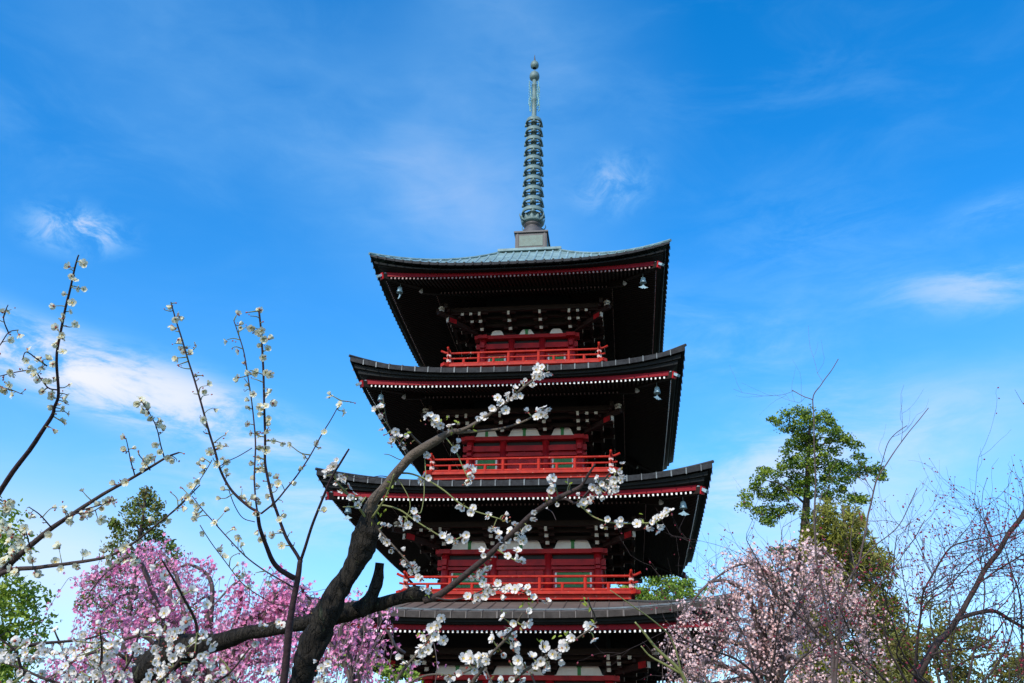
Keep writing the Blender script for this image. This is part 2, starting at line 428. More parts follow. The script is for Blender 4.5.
def roof_z(p, w, t):
    """height of the roof skin at half width w"""
    s_ = (p['E'] - w) / (p['E'] - p['wi']); ze = p['zr'] + p['et']
    a = p.get('a', 0.75)
    return ze + (p['zi'] - ze) * (a * s_ + (1 - a) * s_ * s_) + p['li'] * abs(t) ** LP * (1 - s_) ** 1.6


for k in (1, 2, 3, 4, 5):
    p = ST[k]; E, Rw, zr, b, wi = p['E'], p['Rw'], p['zr'], p['b'], p['wi']
    p['a'] = 0.68 if k == 5 else 0.8
    # --- skin of the roof with its standing seams
    mb = MB(); G = []
    for s_ in np.linspace(0, 1, 12):
        w = E + (wi - E) * s_
        row = []
        for t in TT:
            w2 = w - 0.07 * (1 - abs(t) ** LP) * (1 - s_)
            row.append((t * w2, -w2, roof_z(p, w, t)))
        G.append(row)
    mb.grid(G, 0)
    low = [(x, y, z - (0.17 if k != 5 else 0.10) + 0.03 * abs(t) ** LP) for (x, y, z), t in zip(G[0], TT)]
    mb.grid([low, G[0]], 3)
    inn = [(x * (1 - 0.10 / E), y + 0.10, z + 0.0) for (x, y, z) in low]
    mb.grid([inn, low], 3)
    sp = 0.30 if k == 5 else 0.42
    nrib = int(E / sp)
    for i in range(-nrib, nrib + 1):
        x = i * sp + (0 if k % 2 else sp / 2)
        if abs(x) > E - 0.12: continue
        w1 = max(wi + 0.02, abs(x) + 0.03)
        pts = []
        for w in np.linspace(E + 0.012, w1, 9):
            t = x / w; bow = 0.07 * (1 - abs(t) ** LP) * (w - wi) / (E - wi)
            pts.append((x, -(w - bow), roof_z(p, min(w, E), max(-1, min(1, t))) + (0.012 if k != 5 else 0.02)))
        hs = 0.016 if k != 5 else 0.036
        mb.tube(pts, hs, 4, 1, True)
        # the seam turned down over the eave edge
        x0, y0, z0 = pts[0]
        jw = random.uniform(0.01, 0.024) if k != 5 else 0.03
        mb.box((x0, y0 - 0.006, z0 - (0.10 if k != 5 else .06)), (jw, 0.012, 0.085 if k != 5 else .055), mi=1 if k != 5 else 3)
    if k in (1, 2):     # cross seams near the eave
        for w in (E - 0.42, E - 0.80):
            pts = [(t * (w - .06), -(w - 0.06 * (1 - abs(t) ** LP)), roof_z(p, w, t) + 0.012) for t in TT]
            mb.tube(pts, 0.022, 4, 2)
    mb.sym4()
    skin = m_copg if k == 5 else (m_copb if k < 3 else m_copd)
    roof = mb.build('roof', [skin, m_rib if k == 5 else (m_copb if k < 3 else m_seam), m_seam, m_edgeb if k < 3 else m_edge], pag)
    # --- hip ridges
    mb = MB()
    pts = [(w, -w, roof_z(p, w, 1.0) + 0.03) for w in np.linspace(E + 0.03, wi, 10)]
    mb.tube(pts, 0.05 if k == 5 else 0.045, 6); me_ = mb.mesh('hip_ridge', [m_copg if k == 5 else m_copd])
    for q in range(4): inst('hip_ridge', me_, roof, (0, 0, 0), q * math.pi / 2)
    # --- black boards between roof skin and red strip
    mb = MB()
    eo, lf = p['et'] - .42, p['li'] / .5
    rows = [(E - .12, zr + .25 + eo, .47 * lf, .07), (E - .14, zr + .17 + eo * .6, .42 * lf, .07), (E - .22, zr + .172 + eo * .6, .40 * lf, .06), (E - .24, zr + .128, .30 * lf, .06), (Rw + .002, zr + .127, .165, 0)]
    mb.grid([[lifted(w, z, l, t, bw) for t in TT] for (w, z, l, bw) in reversed(rows)])
    mb.sym4(); mb.build('eave_fascia', [m_fascia], roof)
    # --- red strip on the rafter ends
    mb = MB()
    rows = [(Rw - .16, zr, .13, 0), (Rw, zr, .13, 0), (Rw, zr + .125, .16, 0), (Rw - .16, zr + .127, .16, 0)]
    mb.grid([[lifted(w, z, l, t, bw) for t in TT] for (w, z, l, bw) in rows])
    mb.sym4(); mb.build('eave_strip', [m_strip], roof)
    # --- rafters in two tiers and their white ends
    K = Rw - 1.5; SF, SB = 0.30, 0.42

    def zf(w, x): return zr - 0.004 + SF * (Rw - w) + 0.12 * abs(x / Rw) ** LP * max(0, (w - b) / (Rw - b))

    def zbse(w, x): return zr + 0.27 + SB * (K - w) + 0.10 * abs(x / Rw) ** LP * max(0, (w - b) / (Rw - b))

    rf, own = MB(), []
    sp = 0.132; nr = int((Rw - 0.14) / sp)
    capm = m_capd if k == 5 else m_white
    for i in range(-nr, nr + 1):
        x = i * sp; w0 = Rw - 0.035; w1 = max(K - 0.05, abs(x) + 0.06)
        if w0 - w1 > 0.05:
            t_ = MB(); hb = random.uniform(.020, .026)
            t_.bar((x, -w0, zf(w0, x) - 0.045), (x, -w1, zf(w1, x) - 0.045), 0.032, 0.043)
            t_.box((x, -w0 - 0.006, zf(w0, x) - 0.050), (hb, 0.012, 0.030), mi=1)
            own.append((t_, True))
        if abs(x) < K - 0.1:
            w1 = max(b, abs(x) + 0.06)
            if K - w1 > 0.05:
                t_ = MB()
                t_.bar((x, -K, zbse(K, x) - 0.05), (x, -w1, zbse(w1, x) - 0.05), 0.036, 0.048)
                t_.box((x, -K - 0.006, zbse(K, x) - 0.05), (0.020, 0.012, 0.024), mi=2)
                own.append((t_, False))
    front = [t_ for t_, outer in own if outer] if k == 3 else []      # the nearest row that shows: each rafter a part
    for t_ in front: t_.build('rafter', [m_soff, capm, m_capd], roof)
    full = MB()
    for t_, outer in own:
        for q in range(4):
            if q == 0 and k == 3 and outer: continue
            v = np.concatenate(t_.v); co, si = round(math.cos(q * math.pi / 2)), round(math.sin(q * math.pi / 2))
            full.add(np.stack([v[:, 0] * co - v[:, 1] * si, v[:, 0] * si + v[:, 1] * co, v[:, 2]], 1), t_.f, t_.m)
    ob = full.build('rafters', [m_soff, capm, m_capd], roof); ob['kind'] = 'stuff'
    # --- soffit boards over the rafters and the board carried by the base rafter ends
    mb = MB()
    mb.grid([[(t * w, -w, zf(w, t * w) + 0.004) for t in TT] for w in (Rw - 0.03, (Rw + K) / 2, K - 0.05)], flip=True)
    mb.grid([[(t * w, -w, zbse(w, t * w) + 0.004) for t in TT] for w in (K + 0.02, (K + b) / 2, b - 0.1)], flip=True)
    mb.grid([[lifted(w, z, l, t) for t in TT] for (w, z, l) in ((K - .09, zr + .275, .06), (K + .03, zr + .275, .07), (K + .03, zr + .47, .10))])
    mb.sym4(); mb.build('soffit', [m_soff], roof)
    # --- hip rafters
    hp = MB()
    zc = zr + 0.0
    hp.bar((0, -math.sqrt(2) * (Rw + 0.06), zc + 0.10), (0, -math.sqrt(2) * (K - .3), zc + 0.40), 0.075, 0.10, 0)
    hp.bar((0, -math.sqrt(2) * (Rw + 0.085), zc + 0.085), (0, -math.sqrt(2) * (Rw + 0.055), zc + 0.095), 0.078, 0.11, 1)
    hp.bar((0, -math.sqrt(2) * (Rw + 0.19), zc + 0.015), (0, -math.sqrt(2) * (Rw - 0.03), zc + 0.23), 0.055, 0.04, 2)
    we = Rw - 1.08
    hp.bar((0, -math.sqrt(2) * we, zc + 0.12), (0, -math.sqrt(2) * b, zc + 0.12 + 0.42 * (we - b)), 0.07, 0.11, 0)
    hp.bar((0, -math.sqrt(2) * (we + 0.012), zc + 0.15), (0, -math.sqrt(2) * (we - 0.01), zc + 0.15), 0.06, 0.075, 3)
    hp.bar((0, -math.sqrt(2) * (we + 0.06), zc + 0.09), (0, -math.sqrt(2) * (we - 0.02), zc + 0.06), 0.045, 0.03, 3)
    hme = hp.mesh('hip_rafter', [m_soff, m_red, m_bell, m_white])
    for q in range(4): inst('hip_rafter', hme, roof, (0, 0, 0), math.pi / 4 + q * math.pi / 2)

    # ------------------------------------------------ storey body
    zb, f0, bi = p['zb'], p['fl'], p['bi']
    wl = MB(); top = zr + 0.9
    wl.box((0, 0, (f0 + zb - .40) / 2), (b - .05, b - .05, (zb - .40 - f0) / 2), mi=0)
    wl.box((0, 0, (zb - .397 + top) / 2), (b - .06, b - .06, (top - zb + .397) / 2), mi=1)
    if k > 1:
        wl.box((0, 0, f0 - .55), (b + .25, b + .25, .45), mi=1)
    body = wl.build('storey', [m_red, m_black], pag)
    cm = MB().lathe([(0.0, f0), (0.125, f0 + .001), (0.125, zb - .14), (0, zb - .139)], 16).mesh('column', [m_red], True)
    cols = [(-b, -b), (-bi, -b), (bi, -b), (b, -b)]
    for q in range(4):
        co, si = round(math.cos(q * math.pi / 2)), round(math.sin(q * math.pi / 2))
        for (x, y) in cols[:3]: inst('column', cm, body, (x * co - y * si, x * si + y * co, 0))
    tb = MB()      # upper wall plate
    tb.box((0, -b, zb - .07), (b + .30, .17, .068)); tb.box((0, b, zb - .07), (b + .30, .17, .068))
    tb.box((-b, 0, zb - .073), (.168, b + .26, .066)); tb.box((b, 0, zb - .073), (.168, b + .26, .066))
    tb.build('wall_plate', [m_red], body)
    tb = MB()      # tie beams through the columns
    z0 = zb - .40
    for (zc_, hh) in ((z0, .095), (f0 + (0.90 if k > 1 else 1.9), .04)):
        tb.box((0, -b, zc_), (b + .24, .075, hh)); tb.box((0, b, zc_), (b + .24, .075, hh))
        tb.box((-b, 0, zc_ + .003), (.073, b + .22, hh)); tb.box((b, 0, zc_ + .003), (.073, b + .22, hh))
    tb.build('tie_beam', [m_red], body)
    # windows in the side bays, door in the middle bay
    wx = (b + bi) / 2; ww = (b - bi) / 2 - .17; wz0, wz1 = f0 + .30, f0 + (.78 if k > 1 else 1.7)
    wz0, wz1 = (wz0 + .02, min(wz1, z0 - .16))
    fr = MB(); hz = (wz1 - wz0) / 2; zc_ = (wz0 + wz1) / 2
    for sx in (-1, 1):
        fr.box((sx * ww, 0, zc_), (.025, .045, hz + .03))
    fr.box((0, 0, wz1 + .025), (ww + .025, .045, .022)); fr.box((0, 0, wz0 - .025), (ww + .025, .045, .022))
    frm = fr.mesh('window', [m_red])
    pn = MB(); pn.box((0, .01, zc_), (ww - .09, .012, hz - .001), mi=1)
    for i in range(9): pn.box((-(ww - .11) + i * (ww - .11) / 4, -.012, zc_), (.014, .012, hz - .002), mi=1)
    for sx in (-1, 1): pn.box((sx * (ww - .058), .004, zc_), (.030, .018, hz - .003), mi=0)
    pnm = pn.mesh('pane', [m_white, m_green])
    dr = MB()
    for i in range(5): dr.box(((i - 2) * (bi - .14) / 2.55, 0, (f0 + z0 - .12) / 2), ((bi - .14) / 5.3, .03, (z0 - .12 - f0) / 2))
    dr.box((0, -.02, (f0 + z0) / 2), (.02, .03, (z0 - .12 - f0) / 2))
    drm = dr.mesh('door', [m_red])
    # white infill with its green strut over the wall plate
    def infill(hw, hh, green):
        kp = MB()
        if green: prof = [(-hw, 0), (-hw + .10, .02), (-hw + .15, hh * .55), (-hw + .20, hh * .9), (-hw + .25, hh), (hw - .25, hh), (hw - .20, hh * .9), (hw - .15, hh * .55), (hw - .10, .02), (hw, 0)]
        else: prof = [(-hw, 0), (-hw + .04, .02), (-hw + .08, hh * .65), (-hw + .13, hh * .95), (-hw + .2, hh * 1.04), (hw - .2, hh * 1.04), (hw - .13, hh * .95), (hw - .08, hh * .65), (hw - .04, .02), (hw, 0)]
        n_ = len(prof)
        kp.add([(x, -.03, z) for x, z in prof] + [(x, .03, z) for x, z in prof],
               [tuple(range(n_)), tuple(range(2 * n_ - 1, n_ - 1, -1))] + [((i + 1) % n_, i, n_ + i, n_ + (i + 1) % n_) for i in range(n_)], 0)
        if green: kp.box((0, -.036, hh * .5), (.05, .012, hh * .49), mi=1); kp.box((0, -.042, hh * .90), (.075, .014, hh * .09), mi=1)
        return kp.mesh('infill_panel', [m_white, m_green])
    kside = infill((b - bi) / 2 - .10, .27, True) if k < 5 else infill(.27, .19, False)
    kmid = infill(bi - .10, .27, True) if k < 5 else infill(.36, .20, True)
    for q in range(4):
        co, si = round(math.cos(q * math.pi / 2)), round(math.sin(q * math.pi / 2))

        def rot(x, y): return (x * co - y * si, x * si + y * co)
        for sx in (-1, 1):
            x, y = rot(sx * wx, -b + .02)
            w_ = inst('window', frm, body, (x, y, 0), q * math.pi / 2); inst('pane', pnm, w_)
        for i, xx in enumerate((-(b + bi) / 2, 0, (b + bi) / 2)):
            x, y = rot(xx, -b - .11)
            inst('infill_panel', kmid if i == 1 else kside, body, (x, y, zb + .002), q * math.pi / 2)
        x, y = rot(0, -b + .03); inst('door', drm, body, (x, y, 0), q * math.pi / 2)
    # ------------------------------------------------ stepped bracket clusters
    OO = (.42, .80, 1.15); ZZ = (.12, .25, .37)

    def arms(mb_, x, corner=0):
        mb_.box((x, 0, .05), (.15, .15, .048), mi=0)
        for j, (o_, z_) in enumerate(zip(OO, ZZ)):
            mb_.box((x, -o_ / 2, z_), (.05, o_ / 2, .055), mi=0)
            if j < 2: mb_.box((x, -o_ - .004, z_), (.058, .012, .055), mi=1)
            else:
                mb_.box((x, -o_ - .004, z_ + .02), (.040, .012, .085), mi=1)
            mb_.box((x, -o_ + .07, z_ + .075), (.085, .075, .035), mi=0)
            if corner == 0:
                la = .24 + .0 * j
                mb_.box((x, -o_ + .08, z_ + .062), (la, .045, .045), mi=0)
                for sx in (-1, 0, 1): mb_.box((x + sx * (la - .05), -o_ + .08, z_ + .125), (.055, .055, .025), mi=0)
        mb_.box((x, 0, .30), (.40, .06, .05), mi=0)

    bm_ = MB(); arms(bm_, 0); bme = bm_.mesh('bracket_cluster', [m_brk, m_wcap])
    bc = MB()
    for q in (0, 1):        # a corner: the arms of both faces and the diagonal tail
        t_ = MB(); arms(t_, 0, 1)
        for j in range(3):
            for i in range(1, j + 1 if j < 2 else 3):
                xx = .30 * i
                t_.box((xx, -OO[j] / 2 - .05, ZZ[j]), (.045, OO[j] / 2 - .05, .05), mi=0)
                t_.box((xx, -OO[j] - .004, ZZ[j]), (.05, .012, .048), mi=1)
        t_.box((.35, -OO[0] + .08, ZZ[0] + .062), (.45, .045, .045), mi=0)
        t_.box((.45, -OO[1] + .08, ZZ[1] + .062), (.62, .045, .045), mi=0)
        t_.box((.55, -OO[2] + .08, ZZ[2] + .062), (.85, .045, .045), mi=0)
        for i in range(3): t_.box((OO[i] - .07, -OO[2] + .08, ZZ[2] + .15), (.06, .06, .03), mi=0)
        v = np.concatenate(t_.v)
        if q: v = np.stack([-v[:, 1], -v[:, 0], v[:, 2]], 1); fcs = [f[::-1] for f in t_.f]
        else: fcs = t_.f
        bc.add(v, fcs, t_.m)
    d_ = 1 / math.sqrt(2)
    bc.bar((.2, -.2, .10), (1.12, -1.12, .20), .06, .085, 0)
    bc.bar((1.10, -1.10, .20), (1.14, -1.14, .20), .05, .10, 1)
    bc.bar((.2, -.2, .36), (1.42, -1.42, .33), .06, .07, 0)
    bc.bar((.88, -.88, .19), (1.09, -1.09, .20), .063, .088, 2)
    for i in range(4): bc.box((1.32, -1.32, .36 + .095 * i), (.08 - .012 * (i % 2), .08 - .012 * (i % 2), .036), rz=math.pi / 4, mi=1 if i in (1, 2) else 0)
    bcm = bc.mesh('corner_bracket_cluster', [m_brk, m_wcap, m_red])
    for q in range(4):
        co, si = round(math.cos(q * math.pi / 2)), round(math.sin(q * math.pi / 2))
        for xx in (-bi, bi):
            inst('bracket_cluster', bme, body, (xx * co + b * si, xx * si - b * co, zb), q * math.pi / 2)
        inst('corner_bracket_cluster', bcm, body, (b * co + b * si, b * si - b * co, zb), q * math.pi / 2)
    pu = MB()
    for o_, z_, hw in ((OO[0] - .07, ZZ[0] + .17, .05), (OO[1] - .07, ZZ[1] + .17, .05), (OO[2] - .02, ZZ[2] + .16, .085)):
        pu.box((0, -(b + o_), zb + z_), (b + o_ + (.42 if hw > .06 else .1), .06, hw))
    for x in np.arange(-b - .9, b + .91, .16): pu.box((x, -(b + .62), zb + .50), (.022, .14, .022))
    pu.sym4(); pu.build('eave_purlin', [m_soff], body)

    # ------------------------------------------------ balcony
    if p['bal']:
        B = p['bal']; f0 = p['fl']
        dk = MB(); dk.box((0, 0, f0 - .045), (B, B, .045), mi=0)
        dk.box((0, 0, f0 - .16), (B - .12, B - .12, .068), mi=0)
        dk.box((0, 0, f0 - .30), (B - .5, B - .5, .08), mi=1)
        dk.add([(x * w, y * w, z) for (w, z) in ((B - .51, f0 - .3), (p['b'] + .8, f0 - .75)) for (x, y) in ((-1, -1), (1, -1), (1, 1), (-1, 1))],
               [(0, 4, 5, 1), (1, 5, 6, 2), (2, 6, 7, 3), (3, 7, 4, 0)], 1)
        for sx in (-1, 1):
            for sy in (-1, 1): dk.box((sx * (B + .02), sy * (B + .02), f0 - .05), (.10, .10, .058), mi=0, rz=math.pi / 4)
        deck = dk.build('balcony', [m_redw, m_black], pag)
        rl = MB(); rb = B - .10
        for zz, rr, ext in ((f0 + .05, .042, .12), (f0 + .235, .034, .20), (f0 + .44, .040, .29)):
            xs_ = np.concatenate([[-rb - ext, -rb - ext * .5], np.linspace(-rb, rb, 9), [rb + ext * .5, rb + ext]])
            cu = .11 if zz > f0 + .4 else (.03 if zz > f0 + .2 else 0)
            pts = [(x, -rb + (.003 if zz < f0 + .1 else 0), zz + cu * max(0, (abs(x) - rb) / ext) ** 1.5) for x in xs_]
            rl.tube(pts, rr, 8)
        rl.sym4(); rl.build('rail', [m_redw], deck, True)
        pm = MB(); pm.lathe([(0, 0), (.055, .001), (.055, .40), (.04, .41)], 8); postm = pm.mesh('post', [m_redw])
        pm = MB(); pm.lathe([(0, 0), (.05, .001), (.05, .22), (.04, .23)], 8); shortm = pm.mesh('short_post', [m_redw])
        pm = MB(); pm.box((0, 0, .245), (.06, .06, .245), mi=0); pm.box((0, 0, .14), (.075, .075, .05), mi=1); pm.box((0, 0, .335), (.075, .075, .035), mi=1)
        pm.lathe([(0.055, .49), (.068, .50), (.045, .54), (.012, .60), (0, .602)], 8, mi=0); cornm = pm.mesh('corner_post', [m_redw, m_capm])
        xs_ = np.linspace(-rb, rb, 11)[1:-1]
        for q in range(4):
            co, si = round(math.cos(q * math.pi / 2)), round(math.sin(q * math.pi / 2))
            for i, x in enumerate(xs_): inst('post' if i % 2 == 1 else 'short_post', postm if i % 2 == 1 else shortm, deck, (x * co + rb * si, x * si - rb * co, f0))
            inst('corner_post', cornm, deck, (rb * co + rb * si, rb * si - rb * co, f0))

# stone base under the lowest storey
mb = MB(); mb.box((0, 0, -2.78), (4.6, 4.6, .24)); mb.box((0, -5.0, -2.9), (1.4, .5, .12)); mb.build('stone_base', [m_stone], pag)

# finial
zt = ST[5]['zi']
sp = MB()
sp.box((0, 0, zt + .06), (1.22, 1.22, .05), mi=1)
spire = sp.build('finial_base_slab', [m_bronze, m_copg], pag)
bx = MB(); bx.box((0, 0, zt + .14), (.70, .70, .03), mi=0); bx.box((0, 0, zt + .67), (.61, .61, .50), mi=0); bx.box((0, 0, zt + 1.20), (.67, .67, .035), mi=0)
for q in range(4):
    a = q * math.pi / 2; co, si = round(math.cos(a)), round(math.sin(a))
    bx.box((.612 * si, -.612 * co, zt + .80), (.46 if co else .012, .46 if si else .012, .24), mi=1)
    for xx in (-.53, .53): bx.box((xx * co + .615 * si, xx * si - .615 * co, zt + .68), (.03 if co else .014, .03 if si else .014, .48), mi=0)
bx.build('dew_basin', [m_bronze, m_panelg], pag)
zb_ = zt + 1.235
MB().lathe([(.50, zb_), (.47, zb_ + .10), (.44, zb_ + .25), (.37, zb_ + .42), (.29, zb_ + .50), (.30, zb_ + .56), (.36, zb_ + .60), (.36, zb_ + .66), (.2, zb_ + .67)], 28).build('inverted_bowl', [m_bronze], pag, True)
lo = MB(); zl = zb_ + .66
lo.lathe([(.22, zl), (.42, zl + .05), (.47, zl + .12), (.40, zl + .2), (.26, zl + .24), (.24, zl + .5), (.3, zl + .52), (.2, zl + .56)], 24)
for i in range(12):
    a = i * 2 * math.pi / 12
    for r0, z0_, r1, z1_, wd in ((.40, zl + .05, .50, zl + .30, .09),):
        u_ = np.array([math.cos(a), math.sin(a), 0]); v_ = np.array([-math.sin(a), math.cos(a), 0])
        P_ = [u_ * r0 - v_ * wd + [0, 0, z0_], u_ * r0 + v_ * wd + [0, 0, z0_], u_ * (r0 + .07) + v_ * wd + [0, 0, z0_ + .13], u_ * r1 + [0, 0, z1_], u_ * (r0 + .07) - v_ * wd + [0, 0, z0_ + .13]]
        P2 = [q - u_ * .03 for q in P_]
        lo.add(P_ + P2, [(0, 1, 2, 3, 4), (9, 8, 7, 6, 5)] + [(i_, i_ + 5, (i_ + 1) % 5 + 5, (i_ + 1) % 5) for i_ in range(5)])
for a in (math.pi * .25, math.pi * .75, math.pi * 1.25, math.pi * 1.75):
    u_ = np.array([math.cos(a), math.sin(a), 0])
    lo.tube([u_ * .40 + [0, 0, zl + .05], u_ * .60 + [0, 0, zl + .06], u_ * .68 + [0, 0, zl + .22], u_ * .66 + [0, 0, zl + .32]], [.03, .028, .022, .008], 6)
lo.build('lotus_collar', [m_spire], pag, True)
MB().lathe([(.085, zl), (.085, zl + 2), (.08, 27.8), (.125, 27.85), (.125, 28.0), (.105, 28.05), (.105, 28.9), (.12, 28.92), (.12, 29.0), (.10, 29.02), (.095, 29.7), (.11, 29.72), (.11, 29.8), (.09, 29.82), (.085, 30.2), (.03, 30.6), (0, 30.61)], 16).build('finial_pole', [m_spire], pag, True)
for i in range(-1, 9):
    f_ = i / 8; zc_ = 23.62 + (27.72 - 23.62) * f_; r_ = .42 - .065 * f_ + (.03 if i < 0 else 0)
    rg = MB()
    rg.lathe([(r_, -.10), (r_ + .012, -.085), (r_ - .01, 0), (r_ - .035, .10), (r_ - .065, .105), (r_ - .075, 0), (r_ - .065, -.095), (r_, -.10)], 32)
    rg.lathe([(.08, -.11), (.125, -.09), (.125, .09), (.08, .11)], 16)
    for q in range(4):
        a = q * math.pi / 2 + math.pi / 4 * 0
        co, si = math.cos(a), math.sin(a); l_ = (r_ - .06 + .15) / 2
        rg.box((co * l_, si * l_, 0), ((r_ - .21) / 2 + .05, .022, .03), rz=a)
    for q in range(4):
        a = q * math.pi / 2 + .1
        rg.lathe([(.006, -.08), (.03, -.11), (.05, -.24), (.0, -.242)], 8, c=(math.cos(a) * (r_ - .01), math.sin(a) * (r_ - .01), 0))
    ob = rg.build('ring', [m_spire], pag, True); ob.location = (0, 0, zc_)
wf = MB()      # pierced water-flame plates on four sides of the pole
for q in range(4):
    a = q * math.pi / 2 + math.pi / 4; u_ = np.array([math.cos(a), math.sin(a), 0])
    for (r0, z0_, sg) in ((.24, 28.45, 1),):
        pts = [u_ * (r0 + .05 * math.sin(t * 9)) + [0, 0, z0_ + 1.38 * t] for t in np.linspace(0, 1, 22)]
        wf.tube(pts, np.linspace(.020, .012, 22), 5)
        for t in np.linspace(0.03, .95, 10):
            zz = z0_ + 1.38 * t
            wf.tube([u_ * .09 + [0, 0, zz - .04], u_ * .18 + [0, 0, zz + .03], u_ * (r0 + .02) + [0, 0, zz]], .012, 4)
            wf.tube([u_ * r0 + [0, 0, zz], u_ * (r0 + .07) + [0, 0, zz + .05], u_ * (r0 + .06) + [0, 0, zz + .12]], [.014, .012, .004], 4)
wf.build('water_flame', [m_spiref], pag)
for zc_, r_ in ((30.28, .21), (30.92, .175)):
    MB().lathe([(.08, -r_ * 1.15), (r_ * .95, -r_ * .75), (r_ * 1.05, -r_ * .3), (r_ * 1.02, .2 * r_), (r_ * .85, r_ * .65), (r_ * .45, r_ * 1.0), (.07, r_ * 1.2)], 24, (0, 0, zc_)).build('jewel', [m_spire], pag, True)
MB().lathe([(.07, 31.1), (.03, 31.25), (.008, 31.5), (0, 31.51)], 8).build('jewel_tip', [m_bronze], pag)

# wind bells under the eave corners
bl = MB().lathe([(.015, .0), (.06, -.01), (.105, -.06), (.125, -.16), (.14, -.27), (.155, -.32), (.135, -.32), (.11, -.2), (.0, -.05)], 20)
bl.tube([(0, 0, .26), (0, 0, 0)], .012, 6)
bellm = bl.mesh('wind_bell', [m_bell], True)
ct = MB()
ct.tube([(0, 0, -.05), (0, 0, -.46)], .008, 5)
prof = [(0, -.40), (.07, -.48), (.24, -.56), (.13, -.585), (.04, -.63), (0, -.58), (-.04, -.63), (-.13, -.585), (-.24, -.56), (-.07, -.48)]
n_ = len(prof)
ct.add([(x, -.008, z) for x, z in prof] + [(x, .008, z) for x, z in prof], [tuple(range(n_))[::-1], tuple(range(n_, 2 * n_))] + [(i, (i + 1) % n_, n_ + (i + 1) % n_, n_ + i) for i in range(n_)])
ctm = ct.mesh('wind_catcher', [m_bell])
for k, nm in ((5, 'topmost'), (4, 'second highest'), (3, 'third highest')):
    p = ST[k]
    for sx, side in ((-1, 'left'), (1, 'right')):
        w = p['Rw'] - .46
        co, si = math.cos(PSI), math.sin(PSI)
        x, y = sx * w, -w
        loc = (PX0 + x * co - y * si, PD + x * si + y * co, p['zr'] - .05)
        o = thing('wind_bell', f'pale blue-green wind bell hanging under the {side} front corner of the {nm} roof', 'wind bell', loc, PSI + sx * .5, 'wind bells under the pagoda eaves')
        inst('bell_body', bellm, o); inst('wind_catcher', ctm, o, (0, 0, 0), random.uniform(-.6, .6)); o.scale = (.70, .70, .70)


# ------------------------------------------------------------------ plants: templates
def rand_rot(n, bias=None, k=0.0):
    """random frames; local z of each leans towards bias by k"""
    z = rng.normal(size=(n, 3)); z /= np.linalg.norm(z, axis=1)[:, None]
    if bias is not None: z = z + np.asarray(bias) * k; z /= np.linalg.norm(z, axis=1)[:, None]
    a = rng.normal(size=(n, 3)); x = np.cross(a, z); x /= np.linalg.norm(x, axis=1)[:, None] + 1e-9
    y = np.cross(z, x)
    return np.stack([x, y, z], 1)


def blossom_template(cup=0.35, openn=1.0):
    V, Fc, Mi = [], [], []
    for q in range(5):
        a = q * 2 * math.pi / 5
        o = len(V)
        for (r, ws, zz) in ((.10, (.07, .0, .07), .02), (.46, (.37, 0, .37), cup * .32), (.82, (.42, 0, .42), cup * .85)):
            for c, sw in enumerate((-1, 0, 1)):
                wv = ws[c] * sw
                rr = r * openn
                zz2 = zz + (.10 * sw + .03 if sw else 0)
                V.append((rr * math.cos(a) - wv * math.sin(a), rr * math.sin(a) + wv * math.cos(a), zz2))
        rr = 1.0 * openn; V.append((rr * math.cos(a), rr * math.sin(a), cup * 1.05))
        for i in range(2):
            for j in range(2):
                Fc.append((o + i * 3 + j, o + (i + 1) * 3 + j, o + (i + 1) * 3 + j + 1, o + i * 3 + j + 1)); Mi.append(0)
        Fc.append((o + 6, o + 9, o + 7)); Fc.append((o + 7, o + 9, o + 8)); Mi += [0, 0]
    o = len(V)
    for q in range(8):
        a = q * math.pi / 4; r = .30 if q % 2 else .17
        V.append((r * math.cos(a), r * math.sin(a), .24 if q % 2 else .10))
    V.append((0, 0, .05))
    for q in range(8): Fc.append((o + q, o + (q + 1) % 8, o + 8)); Mi.append(1)
    o = len(V)
    for q in range(5):
        a = q * 2 * math.pi / 5 + .6
        V.append((.34 * math.cos(a), .34 * math.sin(a), -.02))
    V.append((0, 0, -.30))
    for q in range(5): Fc.append((o + (q + 1) % 5, o + q, o + 5)); Mi.append(2)
    return np.array(V), Fc, Mi


BT = [blossom_template(.30), blossom_template(.55, .9), blossom_template(.15), blossom_template(.95, .62)]


def bud_template():
    V = [(0, 0, -.6)]; Fc = []; Mi = []
    for z, r in ((-.3, .38), (.25, .42)):
        for q in range(5):
            a = q * 2 * math.pi / 5; V.append((r * math.cos(a), r * math.sin(a), z))
    V.append((0, 0, .75))
    for q in range(5):
        q2 = (q + 1) % 5
        Fc += [(0, 1 + q2, 1 + q), (1 + q, 1 + q2, 6 + q2, 6 + q), (6 + q, 6 + q2, 11)]; Mi += [2, 2, 3]
    return np.array(V), Fc, Mi


BUD = bud_template()
LEAF = (np.array([(0, 0, 0), (.32, .25, .08), (.8, .22, .06), (1.15, 0, -.05), (.8, -.22, .06), (.32, -.25, .08), (.55, 0, -.02)]),
        [(0, 1, 6), (1, 2, 6), (2, 3, 6), (3, 4, 6), (4, 5, 6), (5, 0, 6)], [0] * 6)
QLEAF = (np.array([(-.5, 0, 0), (0, .30, .10), (.5, 0, 0), (0, -.30, .10)]), [(0, 1, 2, 3)], [0])
NEEDLE = (np.array([(-.5, 0, 0), (0, .13, .05), (.55, 0, -.05), (0, -.13, .05)]), [(0, 1, 2, 3)], [0])


def pinkt():
    V = [(0, 0, 0)]; Fc = []
    for q in range(10):
        a = q * math.pi / 5; r = 1.0 if q % 2 else .62
        V.append((r * math.cos(a), r * math.sin(a), .38 if q % 2 else .25))
    for q in range(5): Fc.append((0, 1 + (2 * q) % 10, 1 + (2 * q + 1) % 10, 1 + (2 * q + 2) % 10))
    return np.array(V), Fc, [0] * 5


PK = pinkt()


